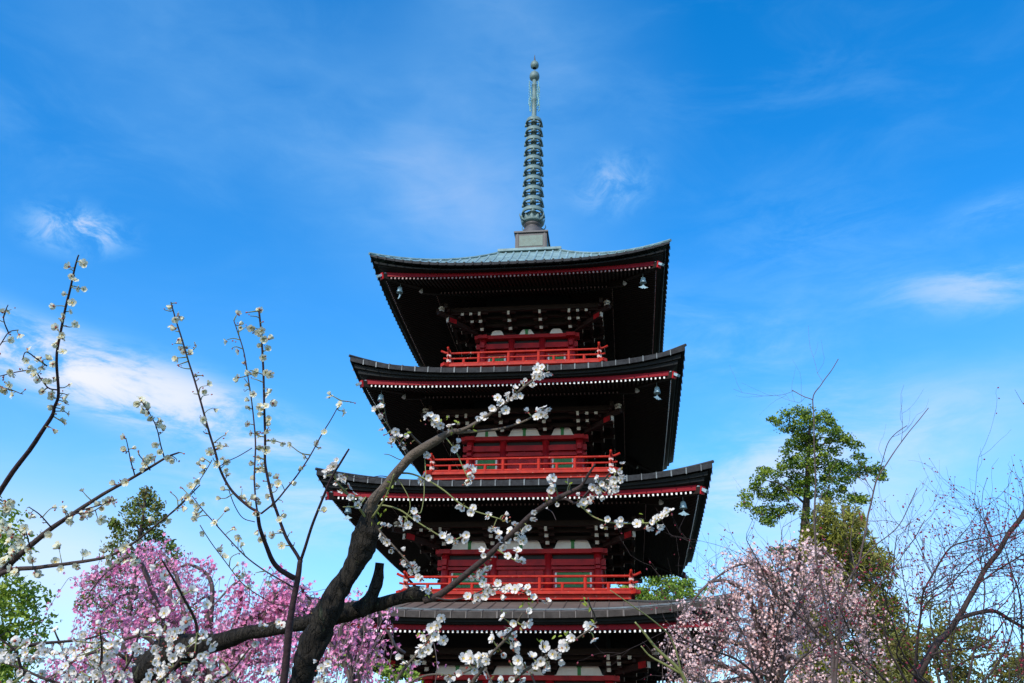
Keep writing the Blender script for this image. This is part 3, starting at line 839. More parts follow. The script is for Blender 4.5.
def catmull(P, n=6):
    P = np.asarray(P, float)
    if len(P) < 3: return np.array([P[0] + (P[-1] - P[0]) * t for t in np.linspace(0, 1, n + 1)])
    Q = np.vstack([2 * P[0] - P[1], P, 2 * P[-1] - P[-2]]); out = []
    for i in range(1, len(Q) - 2):
        for t in np.linspace(0, 1, n, endpoint=False):
            a, b_, c_, d_ = Q[i - 1], Q[i], Q[i + 1], Q[i + 2]
            out.append(.5 * ((2 * b_) + (-a + c_) * t + (2 * a - 5 * b_ + 4 * c_ - d_) * t * t + (-a + 3 * b_ - 3 * c_ + d_) * t ** 3))
    out.append(P[-1]); return np.array(out)


class Plum:
    """a plum tree: limbs run through space, each with its own blossoms"""

    def __init__(s, name, label, cat, foot, petal, size, group=None):
        gz = ground_z(foot[0], foot[1])
        s.foot = np.array([foot[0], foot[1], gz]); s.o = thing(name, label, cat, tuple(s.foot), 0, group)
        s.limbs = []; s.petal = petal; s.size = size; s.face = .6

    def limb(s, pts, d0, d1, mat_, n=8, rough=0.0, name='limb', jit=0.0, path=None):
        """pts: (px, py, width px); the depth runs from d0 to d1"""
        pts = [tuple(q) for q in pts]; k = len(pts)
        if k > 2 and path is None:
            seg = [0]
            for a, b_ in zip(pts, pts[1:]): seg.append(seg[-1] + math.hypot(a[0] - b_[0], a[1] - b_[1]))
        else: seg = list(range(k))
        W = []; rad = []
        for (x, y, w), q in zip(pts, seg):
            d = d0 + (d1 - d0) * q / max(seg[-1], 1e-6)
            W.append(at(x, y, d)); rad.append(w / 2 * d / F)
        return s.limb3(W, rad, mat_, n, rough, name, jit)

    def limb3(s, W, rad, mat_, n=8, rough=0.0, name='limb', jit=0.0):
        sub = 5
        P = catmull(W, sub); r_ = np.interp(np.linspace(0, len(W) - 1, len(P)), range(len(W)), rad)
        if jit:
            for i in range(1, len(P) - 1):
                P[i] += np.array(noise.noise_vector(Vector(P[i] * 9.0))) * jit
        mb = MB().tube(P - s.foot, r_, n, 0, True, rough)
        o = mb.build(name, [mat_], s.o, True)
        s.limbs.append(dict(P=P, o=o, r=r_, bl=MB(), has=False)); return s.limbs[-1]

    def to_ground(s, limb, mat_, r1, r2, lean=0.0, name='trunk', rough=0.06):
        a = limb['P'][0]
        pts = [s.foot - [0, 0, .06], s.foot * .66 + a * .34 + [lean, 0, 0], s.foot * .33 + a * .67 + [lean * .5, 0, 0], a]
        P = catmull(pts, 8); r_ = np.interp(np.linspace(0, 1, len(P)), [0, .12, 1], [r1 * 1.35, r1, r2])
        MB().tube(P - s.foot, r_, 14, 0, True, rough).build(name, [mat_], s.o, True)

    def nearest(s, p):
        best = (1e9, None, None)
        for l in s.limbs:
            d = np.linalg.norm(l['P'] - p, axis=1); i = int(d.argmin())
            if d[i] < best[0]: best = (d[i], l, l['P'][i])
        return best

    def blossom(s, px, py, n=1, spread=3.0, scale=1.0, d=None, bud=0.15, leaf=0.0):
        """n blossoms round a sight line, at the depth of the nearest limb there"""
        best = (1e9, None, 0)
        if d is None:
            for l in s.limbs:
                v = l['P'] - EYE; dep = v @ FW
                X = 512 + F * (v @ RT) / dep; Y = 341.5 - F * (v @ UP) / dep
                q = np.hypot(X - px, Y - py); i = int(q.argmin())
                if q[i] < best[0]: best = (q[i], l, dep[i], l['P'][i])
            l, d, root = best[1], best[2], best[3]
        else:
            _, l, root = s.nearest(at(px, py, d))
        mb = l['bl']
        for i in range(n):
            dd = d + random.uniform(-1, 1) * s.size * 1.6
            p = at(px + random.gauss(0, spread * .6) * (i > 0), py + random.gauss(0, spread * .6) * (i > 0), dd)
            out = p - root; nn = np.linalg.norm(out)
            bias = out / nn if nn > 1e-6 else np.zeros(3)
            bias = bias * .9 - FW * s.face + np.array([0, 0, .1])
            if random.random() < bud:
                t_, sz, = BUD, s.size * .42
            else:
                t_ = BT[random.choices((0, 1, 2, 3), (5, 4, 3, 2))[0]]; sz = s.size * random.uniform(.68, 1.06)
            mb.many(*t_, [p], rand_rot(1, bias, 1.3), [sz * scale])
            if i == 0 and nn > s.size * .8 and nn < .06:
                mid = (p + root) / 2 + rng.normal(size=3) * nn * .08
                mb.tube(catmull([root, mid, p], 3), [.0016, .0013, .0011] if False else np.linspace(.0019, .0011, 7), 4, 4, False)
            if random.random() < leaf:
                mb.many(*LEAF[:2], [6] * 6, [p + rng.normal(size=3) * s.size * .5], rand_rot(1), [s.size * random.uniform(.5, .9)])
            l['has'] = True

    def dress(s, limb, step, spur=10, prob=1.0, bud=.4, d=None, t0=0.0, t1=1.0, leaf=0.0, scale=1.0):
        """spurs with blossoms and buds all along a limb; step and spur in pixels"""
        P = limb['P']; ln = np.linalg.norm(np.diff(P, axis=0), axis=1); cum = np.concatenate([[0], np.cumsum(ln)])
        dep = ((P - EYE) @ FW).mean(); st = step * dep / F
        q = cum[-1] * t0
        while q < cum[-1] * t1:
            q += st * random.uniform(.5, 1.5)
            if q > cum[-1] * t1 or random.random() > prob: continue
            i = min(int(np.searchsorted(cum, q)), len(P) - 1)
            T = P[i] - P[i - 1]; T /= np.linalg.norm(T) + 1e-9
            v = np.cross(T, rng.normal(size=3)); v /= np.linalg.norm(v) + 1e-9
            lsp = spur * dep / F * random.uniform(.25, 1.0)
            tip = P[i] + v * lsp + T * lsp * .35
            mb = limb['bl']; limb['has'] = True
            mb.tube(catmull([P[i], (P[i] + tip) / 2 + rng.normal(size=3) * lsp * .1, tip], 3), np.linspace(.0016, .0009, 7), 4, 4, False)
            m_ = random.choice((1, 1, 2, 3))
            for j in range(m_):
                pp = P[i] + (tip - P[i]) * (1 - .33 * j) + rng.normal(size=3) * s.size * .25
                bias = v * .8 - FW * .35
                if random.random() < bud: mb.many(*BUD, [pp], rand_rot(1, v, 1.5), [s.size * random.uniform(.28, .42)])
                else: mb.many(*BT[random.choice((0, 1, 2, 3, 3))], [pp], rand_rot(1, bias, 1.0), [s.size * random.uniform(.8, 1.05) * scale])
                if random.random() < leaf: mb.many(*LEAF[:2], [5] * 6, [pp], rand_rot(1), [s.size * random.uniform(.4, .8)])

    def finish(s):
        for l in s.limbs:
            if l['has']:
                v = l['bl']; v.v = [q - s.foot for q in v.v]
                v.build('blossoms', [s.petal, m_stamen, m_calyx, m_bud, m_gshoot, m_leafy, m_bronzeleaf], l['o'], False)


def pol(P, w0, w1):
    n = len(P); return [(x, y, w0 + (w1 - w0) * i / (n - 1)) for i, (x, y) in enumerate(P)]


# ------------------------------------------------------------------ the old plum tree with the thick dark trunk
ft = at(292, 712, 2.55)
A = Plum('plum_tree', 'old white plum tree with thick dark leaning trunk and a sawn-off stub', 'plum tree', (ft[0] - .10, ft[1]), m_petal, .0131)
tr = A.limb([(292, 712, 21), (299, 683, 22), (306, 662, 25), (314, 641, 27), (327, 617, 25), (339, 595, 21), (348, 576, 20), (356, 560, 21), (364, 544, 27), (368, 532, 26), (369, 522, 18), (370, 513, 12), (371, 505, 9.5)], 2.55, 2.62, m_bark, 26, .26, 'trunk', .010)
A.to_ground(tr, m_bark, .045, .0285, -.03, 'trunk_base', .1)
up = A.limb([(369, 512, 15), (373, 502, 11), (383, 489, 10), (393, 477, 10), (403, 466, 10), (412, 457, 10), (424, 448, 9.5), (436, 441, 8.5), (447, 434.6, 6.5), (457, 431, 5)], 2.62, 2.55, m_limb, 10, .12, 'limb', .004)
b1 = A.limb(pol([(457, 431.5), (467, 428), (484, 418), (506, 402.7), (523.7, 387), (534.7, 378.5), (545.7, 366)], 4.4, 1.6), 2.55, 2.45, m_limb, 7, .1)
b2 = A.limb(pol([(456, 432.5), (468, 432), (480, 431), (502, 428.4), (523.7, 421.4), (537, 413.7), (548, 407.5)], 3.6, 1.4), 2.55, 2.5, m_limb, 7, .1)
ho = A.limb([(150, 672, 36), (168, 655, 33), (186, 648, 28), (204, 645, 20), (222, 641.7, 17), (257, 632, 14), (293, 625, 13.5), (317, 619, 15), (336, 615, 18), (351, 611, 18), (376, 604, 14), (403, 598, 12), (414, 595, 15), (423, 595, 14), (430, 598, 9)], 2.95, 2.60, m_bark, 18, .24, 'limb', .006)
mn = A.limb([(424, 600, 9), (435, 597, 7.5), (453, 584.4, 6.4), (481, 561.5, 5.8), (509, 536, 5.6), (532, 514.6, 5.2), (557, 498, 5), (577.4, 488.4, 4.2), (583, 483, 3.2), (589, 473, 2.6), (595, 464, 1.8)], 2.60, 2.40, m_limbd, 9, .1, 'limb', .003)
stb = A.limb([(358, 612, 18), (367, 603, 15.5), (373, 592, 13), (377, 580, 11), (380, 563, 10)], 2.63, 2.66, m_bark, 14, .22, 'sawn_stub', .004)
hang = [
    (pol([(409.5, 455), (404, 446), (398.6, 439), (391, 430), (386.5, 420), (383, 398)], 1.8, 1.1), m_limb),
    (pol([(447, 434), (440, 429), (433, 420)], 1.8, 1.0), m_limb),
    (pol([(422, 445.5), (414, 438), (407, 429)], 2.6, 2.0), m_limb),
    (pol([(446, 437.8), (454.6, 449), (459, 458), (464, 470), (469, 480)], 1.3, .9), m_gshoot),
    (pol([(424, 449), (425, 462), (426, 478)], 1.2, .9), m_gshoot),
    (pol([(366, 518), (357, 505), (346, 492), (336, 480), (333, 466)], 2.6, 1.6), m_gshoot),
    (pol([(372, 518), (384, 500), (390, 486), (394, 474)], 2.4, 1.6), m_gshoot),
    (pol([(378, 506), (385, 505.6), (400, 510), (415.6, 520.8), (438.4, 535), (450, 541), (466, 535)], 2.0, 1.2), m_gshoot),
    (pol([(398, 473), (412, 474), (429, 481), (444, 490.4), (458, 502), (472, 510), (486, 514.6), (500, 519)], 2.0, 1.2), m_gshoot),
    (pol([(377, 528), (386, 538), (397, 550), (408, 562), (417, 574), (424, 581)], 2.2, 1.4), m_limb),
    (pol([(361, 497), (352, 497), (340, 490)], 1.8, 1.2), m_gshoot),
    (pol([(366, 497), (358, 506), (343, 507)], 1.8, 1.0), m_gshoot),
    (pol([(412, 456), (402, 460), (390, 455), (384, 454)], 1.0, .7), m_gshoot),
    (pol([(392, 478), (380, 476), (360, 479), (345, 474)], 1.0, .7), m_purple),
    (pol([(396, 475), (408, 496), (410, 508), (406, 518), (413, 512)], 1.0, .8), m_gshoot),
    (pol([(424, 478), (424, 495), (421, 512), (416, 512)], 1.0, .8), m_gshoot),
]
for P_, mm in hang: A.limb(P_, 2.60, 2.55, mm, 6, 0, 'twig')
tw = [
    (pol([(294, 700), (310, 692), (323, 676), (326, 656)], 2.2, 1.2), m_limb), (pol([(262, 631), (270, 626), (279, 622)], 1.4, 1.0), m_limb), (pol([(272, 680), (280, 672), (268, 670)], 1.2, .9), m_limb),
    (pol([(557, 500), (566, 499), (577, 503), (590, 490), (602, 482), (611, 473), (622, 475)], 3.0, 1.4), m_limbd),
    (pol([(578, 504), (584, 509), (594, 517), (608, 522), (623, 523.5), (638, 523), (656, 522), (668, 513)], 1.7, 1.1), m_gshoot),
    (pol([(558, 496), (555, 486), (551.5, 479)], 1.5, 1.0), m_gshoot),
    (pol([(568, 492), (569, 487), (570, 484)], 2.6, 2.0), m_gshoot),
    (pol([(498, 550), (506, 555), (515, 560), (522, 561)], 1.6, 1.0), m_gshoot),
    (pol([(436, 598), (450, 600), (468, 597), (487, 589), (505, 587), (522, 592), (534, 597), (546, 602)], 2.0, 1.2), m_limbd),
    (pol([(545, 508), (552, 512), (556, 520)], 1.0, .7), m_limbd),
]
for P_, mm in tw: A.limb(P_, 2.50, 2.40, mm, 6, 0, 'twig')
SP1 = [(484, 416.5), (492, 409), (503, 409), (501, 403.5), (497.5, 397.7), (508.4, 396), (515, 388.4), (520, 396), (523, 384.5), (532.5, 384.7), (534.3, 375.3), (539, 376), (538, 366.5), (546.8, 363.6), (548.3, 372.6), (543, 371), (536, 370),
       (519.6, 422.5), (528.6, 413), (539, 410.8), (536.3, 417), (548.3, 408.9), (543, 407.5), (541, 414), (431, 414.8), (429, 420.7), (434.8, 424.2), (436, 419), (451.3, 425), (449, 427),
       (454.6, 449), (467.3, 468.6), (470, 475), (466.6, 483), (472, 480.7), (463, 485), (458, 443),
       (380, 401.6), (382, 406), (375, 409.3), (382, 413.7), (382.7, 423), (384, 435), (391, 434.6), (391, 443), (399.7, 443.3), (405, 438), (411, 443.3), (404.5, 449.5), (400, 437),
       (424, 476), (421, 481), (427, 456), (428, 478), (335.7, 482.8), (340.5, 491), (349, 487), (354.7, 493.8), (357.6, 504.7), (326, 476), (335, 463), (341, 476), (333, 466), (329, 470), (345, 480),
       (442, 536), (449, 539.5), (455.5, 543.7), (461, 538), (466.4, 535), (463, 540), (458, 505), (462.4, 508.7), (471, 512), (502.5, 518.4), (507, 521), (493.6, 526.8), (489, 514), (505, 515),
       (383, 526), (384, 539), (393.7, 547.5), (401, 560), (406, 564.6), (412.7, 565.5), (411, 572.6), (418, 577), (404, 556), (387, 542), (413.7, 511), (417, 515), (401, 518.6), (403, 526.5), (408, 525),
       (577, 498), (587.5, 499), (589, 504), (592.6, 485.4), (597.7, 479), (599, 491.7), (605, 493), (607.8, 485.4), (611.6, 471.4), (614, 479), (615.4, 486.6), (623, 476.5), (594, 496), (602, 484), (610, 478), (583, 502), (619, 472), (608, 491), (601, 498), (596, 489),
       (597.7, 518), (608, 519.6), (605, 524.7), (615.4, 526.5), (646, 527), (658.6, 517), (663.6, 516), (670, 510.8), (657, 526), (652, 522), (666, 512), (624, 524), (637, 524),
       (551.5, 479), (548, 494), (545, 499), (551, 490), (557, 504), (534, 512), (535.5, 521), (528, 527), (521.5, 531), (515, 524.7), (522.8, 540.7), (517.7, 538.7), (510, 531), (507.6, 540), (499, 537), (502.5, 547.6),
       (493.6, 556), (483.5, 555), (491, 560), (487, 568), (482, 570), (477, 571.7), (480, 577), (474, 577), (515, 560), (521.5, 561.5), (518, 558), (468, 578),
       (468, 597), (474.6, 592), (482, 584), (487, 590.7), (491, 584), (497.4, 587), (502.5, 589.4), (506, 585.6), (515, 589.4), (521.5, 593), (528, 587), (529, 592), (533.7, 597), (538, 600), (545, 601.6), (478, 597), (493, 591), (510, 591), (472, 600), (485, 596), (519, 587),
       (262, 624), (264, 626), (276.5, 625), (279, 622), (268, 671), (285, 680), (325.6, 666), (322, 677), (326, 658), (329, 672), (318, 682), (332, 661), (324, 684), (316, 671), (328, 664), (321, 668), (255, 644), (349, 569), (345, 571), (425, 590), (431, 592)]
for (x, y) in SP1: A.blossom(x, y, random.choice((1, 2, 2, 3)), 4.8, .95, None, .20, .06)
for (x, y) in [(440, 420), (446, 417), (458, 423), (473, 429), (452, 432), (385, 508), (379, 517), (375, 524), (390, 495), (394, 482), (391, 488), (432, 592), (427, 593), (527, 604), (620, 474), (570, 485), (407, 434), (640, 516)]:
    for j in range(2):
        _, l, root = A.nearest(at(x, y, 2.55)); p = at(x + random.gauss(0, 1.5), y + random.gauss(0, 1.5), 2.53)
        l['bl'].many(*LEAF[:2], [5] * 6, [p], rand_rot(1), [.011]); l['has'] = True
A.finish()

# ------------------------------------------------------------------ the slender plum with upright purple shoots
ft = at(283, 712, 2.25)
B = Plum('plum_sapling', 'slender young plum with upright purple-brown shoots and cream blossoms crossing the dark limb', 'plum tree', (ft[0] - .02, ft[1]), m_cream, .0112); B.face = .3
st = B.limb([(283, 712, 8.5), (284, 683, 8.2), (287, 650, 7.6), (290, 625, 7), (293, 603, 6.4), (296, 588, 6), (299, 572, 5.6), (300.5, 560, 5)], 2.25, 2.28, m_purple, 12, .08, 'stem', .002)
B.to_ground(st, m_purple, .019, .0157, .02, 'trunk', .06)
dB = (2.28, 2.3)
limbsB = [
    (pol([(294, 578), (287, 574), (279, 569), (272, 560), (266, 545), (260, 528), (257.5, 512)], 8, 5), 6, .25, 0),
    (pol([(257.5, 511), (251, 508), (238, 497), (228.5, 485.6), (220, 469), (214.5, 450.4), (209.5, 434), (204, 414), (195, 381), (188.4, 361), (182, 340), (176, 320.6), (173.7, 312), (171, 302)], 4.2, 1.6), 9, 1, 1),
    (pol([(257.3, 511), (255.8, 497), (254.4, 474), (255.5, 443), (254, 420), (250, 390), (244.4, 354.6), (237.8, 332.7), (233.9, 320.6)], 2.8, 1.3), 11, 1, 1),
    (pol([(261, 513.7), (275.4, 502), (287, 488), (296.5, 476), (310.5, 455), (322, 434), (331, 419), (341, 400.7)], 2.8, 1.2), 16, .9, .7),
    (pol([(300, 560), (297, 554), (287, 539), (281, 525), (277.7, 515), (273, 500), (270.7, 490), (267, 474), (264.8, 460), (264.8, 441), (264.7, 420), (264, 390), (262, 352), (261, 330.5), (259, 310.7)], 5, 2.6), 10, 1, 1),
    (pol([(300.5, 562), (305.8, 546.5), (313, 523), (322, 499.6), (331.6, 477.4), (341, 462), (349, 449)], 4.6, 2.6), 60, .6, .2),
    (pol([(293, 587), (279, 579), (262, 569), (245, 556), (229, 539), (212, 520), (203, 510), (192, 496)], 2.4, 1.3), 15, .9, .8),
    (pol([(289, 606), (276, 604), (264.6, 599), (243, 584), (226, 563), (212, 544), (200, 525)], 1.8, 1.0), 18, .9, .8),
    (pol([(170, 513.7), (189, 495), (203, 475), (212, 460)], 1.6, .9), 9, .9, .9),
    (pol([(220, 466), (227.4, 461), (238, 456), (252, 448)], 1.2, .8), 30, .7, .7),
    (pol([(229, 490), (235, 506), (243, 518), (255, 522)], 1.2, .8), 60, .5, .5),
]
for P_, step, pr, sc_ in limbsB:
    P_ = [(x, y, max(w * .72, .9)) for x, y, w in P_]
    l = B.limb(P_, dB[0], dB[1] + random.uniform(-.15, .2), m_purple, 7, .06, 'shoot', .0015)
    B.dress(l, step * .8, 16 if sc_ else 4, pr, .55, leaf=.03)
for (x, y) in [(187, 348), (184, 352), (177, 358), (178, 365), (202.7, 375.5), (237.8, 314), (246.6, 312.5), (263, 321.7), (258.7, 332.7), (253, 333), (268.5, 339), (263, 340), (263, 351), (269.6, 374), (237.8, 378), (249, 386.5), (266, 406), (330, 394.6), (343, 411),
               (262.5, 458.6), (266, 450), (258, 469), (266, 470), (263.7, 481), (269.5, 496), (276.5, 509), (247, 504), (217, 464.5), (222.7, 458.6), (203, 468), (224, 490), (299, 470), (320, 447.6), (211, 448), (225, 470), (219, 446), (226, 446),
               (263, 433), (257, 434), (268, 440), (273, 441), (282, 443), (290, 445), (175, 319), (172, 306), (176, 303), (237, 565), (223, 556), (240, 572), (192, 590), (188, 497), (182, 499), (198, 509), (196, 514), (222, 551), (239, 576)]:
    B.blossom(x, y, random.choice((1, 2)), 3.5, 1.05, None, .2)
B.finish()

# ------------------------------------------------------------------ the plum reaching in from the left
ft = at(-95, 760, 3.1)
Cc = Plum('plum_tree', 'white plum reaching in from the left edge with long rising dark twigs', 'plum tree', (ft[0], ft[1]), m_cream, .0148); Cc.face = .15
hub = at(-95, 690, 3.1)
stem = Cc.limb3([at(-95, 760, 3.1), at(-97, 725, 3.1), hub], [.075, .07, .062], m_bark, 12, .12, 'trunk')
Cc.to_ground(stem, m_bark, .09, .075, .04, 'trunk_base')
c1 = Cc.limb([(-95, 690, 24), (-70, 620, 13), (-40, 552, 8), (-15, 513, 6), (0, 491, 5.4), (23.4, 458, 4.8), (50, 420, 4.0), (54.5, 407, 3.2), (58.5, 393, 3.0), (57, 362, 2.7), (58, 345, 2.6), (64.5, 312, 2.4), (70, 290, 2.2), (75.6, 267.6, 1.8), (78.7, 255, 1.3)], 3.1, 2.75, m_purple, 9, .06, 'limb', .003)
c2 = Cc.limb([(-95, 690, 24), (-60, 630, 12), (-30, 597, 8), (0, 573.7, 6.5), (24, 551, 5.8), (53.6, 526.8, 4.9), (77.7, 510.7, 4.2), (103, 494.6, 3.5), (136, 476, 2.9), (164, 458.5, 2.3), (179, 452.5, 1.6)], 3.1, 2.8, m_limbd, 9, .08, 'limb', .003)
c3 = Cc.limb([(-30, 597, 7), (5, 572, 4.8), (40, 567, 4.2), (67, 563.8, 3.7), (91, 560, 3.2), (112.5, 555, 2.8), (134, 543, 2.3), (150, 529.5, 2.0), (177, 508, 1.6), (200, 485, 1.2)], 2.95, 2.7, m_limbd, 8, .08, 'limb', .003)
for P_ in [[(58, 390), (49, 388), (42, 380), (34, 371), (20, 371.5), (0, 376), (-20, 381)], [(-10, 384), (0, 387), (12, 390), (23, 394)], [(-25, 380), (-10, 356), (0, 345), (8.8, 332.6), (18.5, 330)], [(8.5, 333), (5, 324), (4, 316), (8, 305)],
           [(134.6, 475), (131, 462), (129, 452), (126, 439)], [(164, 457), (161, 446), (158, 432), (153, 420), (142, 402)], [(78, 511), (98, 506), (117, 499)], [(47, 366), (38, 360), (26, 352), (22, 360)], [(52, 528), (40, 515), (29, 507)],
           [(150, 470), (145, 462), (139, 455)], [(60, 522), (75, 514), (92, 512), (110, 500)], [(30, 547), (25, 530), (24, 540)]]:
    l = Cc.limb(pol(P_, 1.5, .9), 2.85, 2.75, m_purple, 6, 0, 'twig', .002)
    Cc.dress(l, 8, 7, .75, .55)
Cc.dress(c1, 13, 9, .6, .5, t0=.62); Cc.dress(c2, 18, 9, .8, .45, t0=.35); Cc.dress(c3, 20, 8, .8, .4, t0=.2)
for (x, y) in [(69, 266.7), (84, 265), (74.7, 280), (77, 288.7), (83.5, 289.5), (65, 294), (53.6, 306), (71, 302.7), (70, 311.5), (62, 319), (66, 326), (75, 326), (58, 330), (62.4, 338.8), (62, 335), (62.4, 352), (52.7, 364), (42, 367), (37.8, 359), (26.4, 360.7), (47.5, 359),
               (42, 368), (33, 370.5), (27, 370.5), (37.5, 380), (49, 381), (43, 391.6), (51.5, 396), (69, 384.6), (66.7, 395), (65.6, 403), (56, 414), (62, 409), (68, 414), (64.4, 423), (60, 420), (58, 404), (63, 398),
               (125, 438.5), (133, 448.5), (141.7, 401), (144, 404), (146.4, 405.7), (148.7, 412.7), (151, 418.5), (160.4, 420.4), (160, 432.6), (155.7, 444), (184, 453.7), (63, 507.5), (52.7, 507.5), (82.4, 491), (116, 485)]:
    Cc.blossom(x, y, random.choice((1, 2)), 3.2, .95, None, .15)
for (x, y) in [(107, 556), (112, 559), (118, 560), (131, 557.6), (125, 560), (126, 545.5), (59, 548), (83, 553.6), (32, 559), (98, 519), (137, 558), (103, 552)]:
    Cc.blossom(x, y, 2, 4, 1.15, None, .08)
for i in range(26): Cc.blossom(random.uniform(-4, 26) * random.uniform(.3, 1), random.uniform(500, 572), 2, 4, 1.15, None, .15)
Cc.finish()

# ------------------------------------------------------------------ low thicket of white plum at the bottom left
ft = at(95, 760, 2.35)
D = Plum('plum_bush', 'low white plum bush crowded with blossoms in the bottom left corner', 'plum tree', (ft[0], ft[1]), m_petal, .0130)
s0 = D.limb([(95, 760, 24), (90, 735, 20), (88, 712, 16)], 2.35, 2.35, m_bark, 10, .1, 'trunk')
D.to_ground(s0, m_bark, .045, .03, -.03, 'trunk_base')
Dl = [[(88, 712), (70, 690), (40, 676), (10, 665), (-20, 660)], [(88, 712), (80, 680), (66, 655), (55, 632)], [(88, 712), (110, 690), (130, 660), (140, 630)], [(88, 712), (140, 700), (170, 672), (188, 650), (200, 640)],
      [(88, 712), (150, 705), (196, 690), (225, 676), (250, 648)], [(88, 712), (50, 700), (10, 690), (-15, 684)], [(90, 715), (150, 695), (160, 640), (163, 608)], [(88, 712), (100, 670), (103, 650), (100, 628)],
      [(88, 712), (160, 708), (215, 700), (240, 690), (232, 678)], [(88, 712), (30, 680), (15, 650), (-8, 634)], [(104, 650), (122, 640), (145, 634), (168, 630)], [(10, 650), (40, 643), (85, 640), (110, 632)], [(196.5, 660), (196.5, 625), (181, 594), (162, 560)],
      [(130, 660), (118, 652), (107, 642), (95, 632)]]
for P_ in Dl: D.limb(pol(P_, 4.0, 1.6), 2.35, 2.3 + random.uniform(-.2, .3), m_limbd, 7, .08, 'limb', .004)
for l in D.limbs[1:]: D.dress(l, 13, 14, .8, .28, leaf=.10)
poly = [(-5, 652), (28, 640), (58, 630), (100, 638), (135, 626), (150, 606), (172, 622), (188, 642), (212, 655), (232, 690), (-5, 690)]


def inpoly(x, y, P):
    c = False; j = len(P) - 1
    for i in range(len(P)):
        if (P[i][1] > y) != (P[j][1] > y) and x < (P[j][0] - P[i][0]) * (y - P[i][1]) / (P[j][1] - P[i][1]) + P[i][0]: c = not c
        j = i
    return c


def polypts(P, n, r=random):
    xs_ = [q[0] for q in P]; ys_ = [q[1] for q in P]; out = []
    while len(out) < n:
        x, y = r.uniform(min(xs_), max(xs_)), r.uniform(min(ys_), max(ys_))
        if inpoly(x, y, P): out.append((x, y))
    return out


for (x, y) in polypts(poly, 165): D.blossom(x, y, random.choice((1, 2, 2)), 7, .95, 2.3 + random.uniform(-.15, .15), .30, .10)
for (x, y) in [(203, 634.5), (197.7, 641.7), (207, 651), (218, 657), (222.8, 672.7), (229, 678.7), (180, 630), (186, 622), (207, 640), (212, 646), (226, 668), (192, 590), (207, 604.7), (169, 590), (176, 601), (165, 575)]:
    D.blossom(x, y, 1, 4, 1.1, None, .05)
D.finish()

# ------------------------------------------------------------------ three flowering shoots in front of the lowest roof
ft = at(455, 770, 2.15)
Ee = Plum('plum_bush', 'white plum shoots rising in front of the lowest visible roof, tipped with new leaves', 'plum tree', (ft[0], ft[1]), m_petal, .0131)
s0 = Ee.limb([(455, 770, 16), (456, 745, 13), (458, 722, 11)], 2.15, 2.15, m_limb, 10, .1, 'trunk')
Ee.to_ground(s0, m_limb, .03, .018, .04, 'trunk_base')
for P_, w in [([(458, 722), (420, 706), (395, 692), (399, 676), (408, 664), (421, 650), (430, 637), (440, 618)], 4.6), ([(458, 722), (466, 700), (473, 681), (483, 667), (492, 653), (507, 638), (514, 627), (522.5, 613)], 5.2),
              ([(458, 722), (490, 700), (508, 684), (520, 674.5), (537.5, 662.7), (554.7, 651), (572, 642), (589, 630.5), (597, 622)], 5.2), ([(400, 690), (417, 679), (434, 674.5), (455, 675), (476, 668)], 2.6),
              ([(589, 631), (595, 618), (590, 606), (588, 598)], 1.8), ([(540, 662), (543, 652), (543, 642)], 1.6), ([(495, 690), (490, 678), (486, 668)], 2.2), ([(530, 672), (535, 684), (540, 700)], 2.0)]:
    l = Ee.limb(pol(P_, w, 1.5), 2.15, 2.1 + random.uniform(-.08, .08), m_limb, 8, .1, 'shoot', .002)
for (x, y) in [(401, 658), (404, 664), (409.7, 662.7), (419, 653), (421, 648), (428, 650), (418, 661.6), (423.6, 638), (430, 641), (431, 628), (440, 631.6), (435.5, 637), (441, 617.6), (443, 619), (426, 645), (443, 640), (437, 625),
               (469, 663), (466.6, 668), (474, 670), (479.5, 658), (488, 657), (486, 661), (486, 674.5), (492.4, 639), (502, 637), (501, 651), (503, 655), (516, 641), (511.7, 644.5), (514, 650), (505, 627), (503, 617.6), (508.5, 622), (514, 623), (522.5, 625), (509.6, 661.6), (518, 660.6), (518, 670), (511.7, 679), (501, 680), (526.8, 612), (454.8, 673.5), (441, 676.7), (475, 679), (522, 680), (480, 664), (497, 644), (508, 631), (513, 636), (471, 658), (462, 673), (491, 682), (470, 682), (447, 679),
               (532, 657), (544, 646.6), (548, 665), (545, 668), (533, 674.5), (535, 666), (552.5, 654), (557, 655), (563, 644.5), (562, 648), (569.7, 638), (577, 640), (593, 626), (597.7, 627), (590, 626), (594, 639), (566, 641), (583, 636), (554, 657), (540, 661), (527, 672)]:
    Ee.blossom(x, y, random.choice((1, 1, 2)), 5, 1.0, None, .13, .12)
for (x, y) in [(502, 611), (527, 605), (524, 607), (587, 602), (589, 606), (585, 600), (568, 632), (557, 636), (541, 643), (592, 621), (463, 657), (420, 634)]:
    for j in range(2):
        _, l, root = Ee.nearest(at(x, y, 2.12)); l['bl'].many(*LEAF[:2], [5] * 6, [at(x + random.gauss(0, 1.5), y + random.gauss(0, 2), 2.11)], rand_rot(1), [.012]); l['has'] = True
Ee.finish()


# ------------------------------------------------------------------ leafy trees further off
def tree_thing(name, label, cat, px, d, group=None):
    q = EYE + ray(px, 600) * d; gz = ground_z(q[0], q[1])
    return thing(name, label, cat, (q[0], q[1], gz), 0, group), np.array([q[0], q[1], gz])


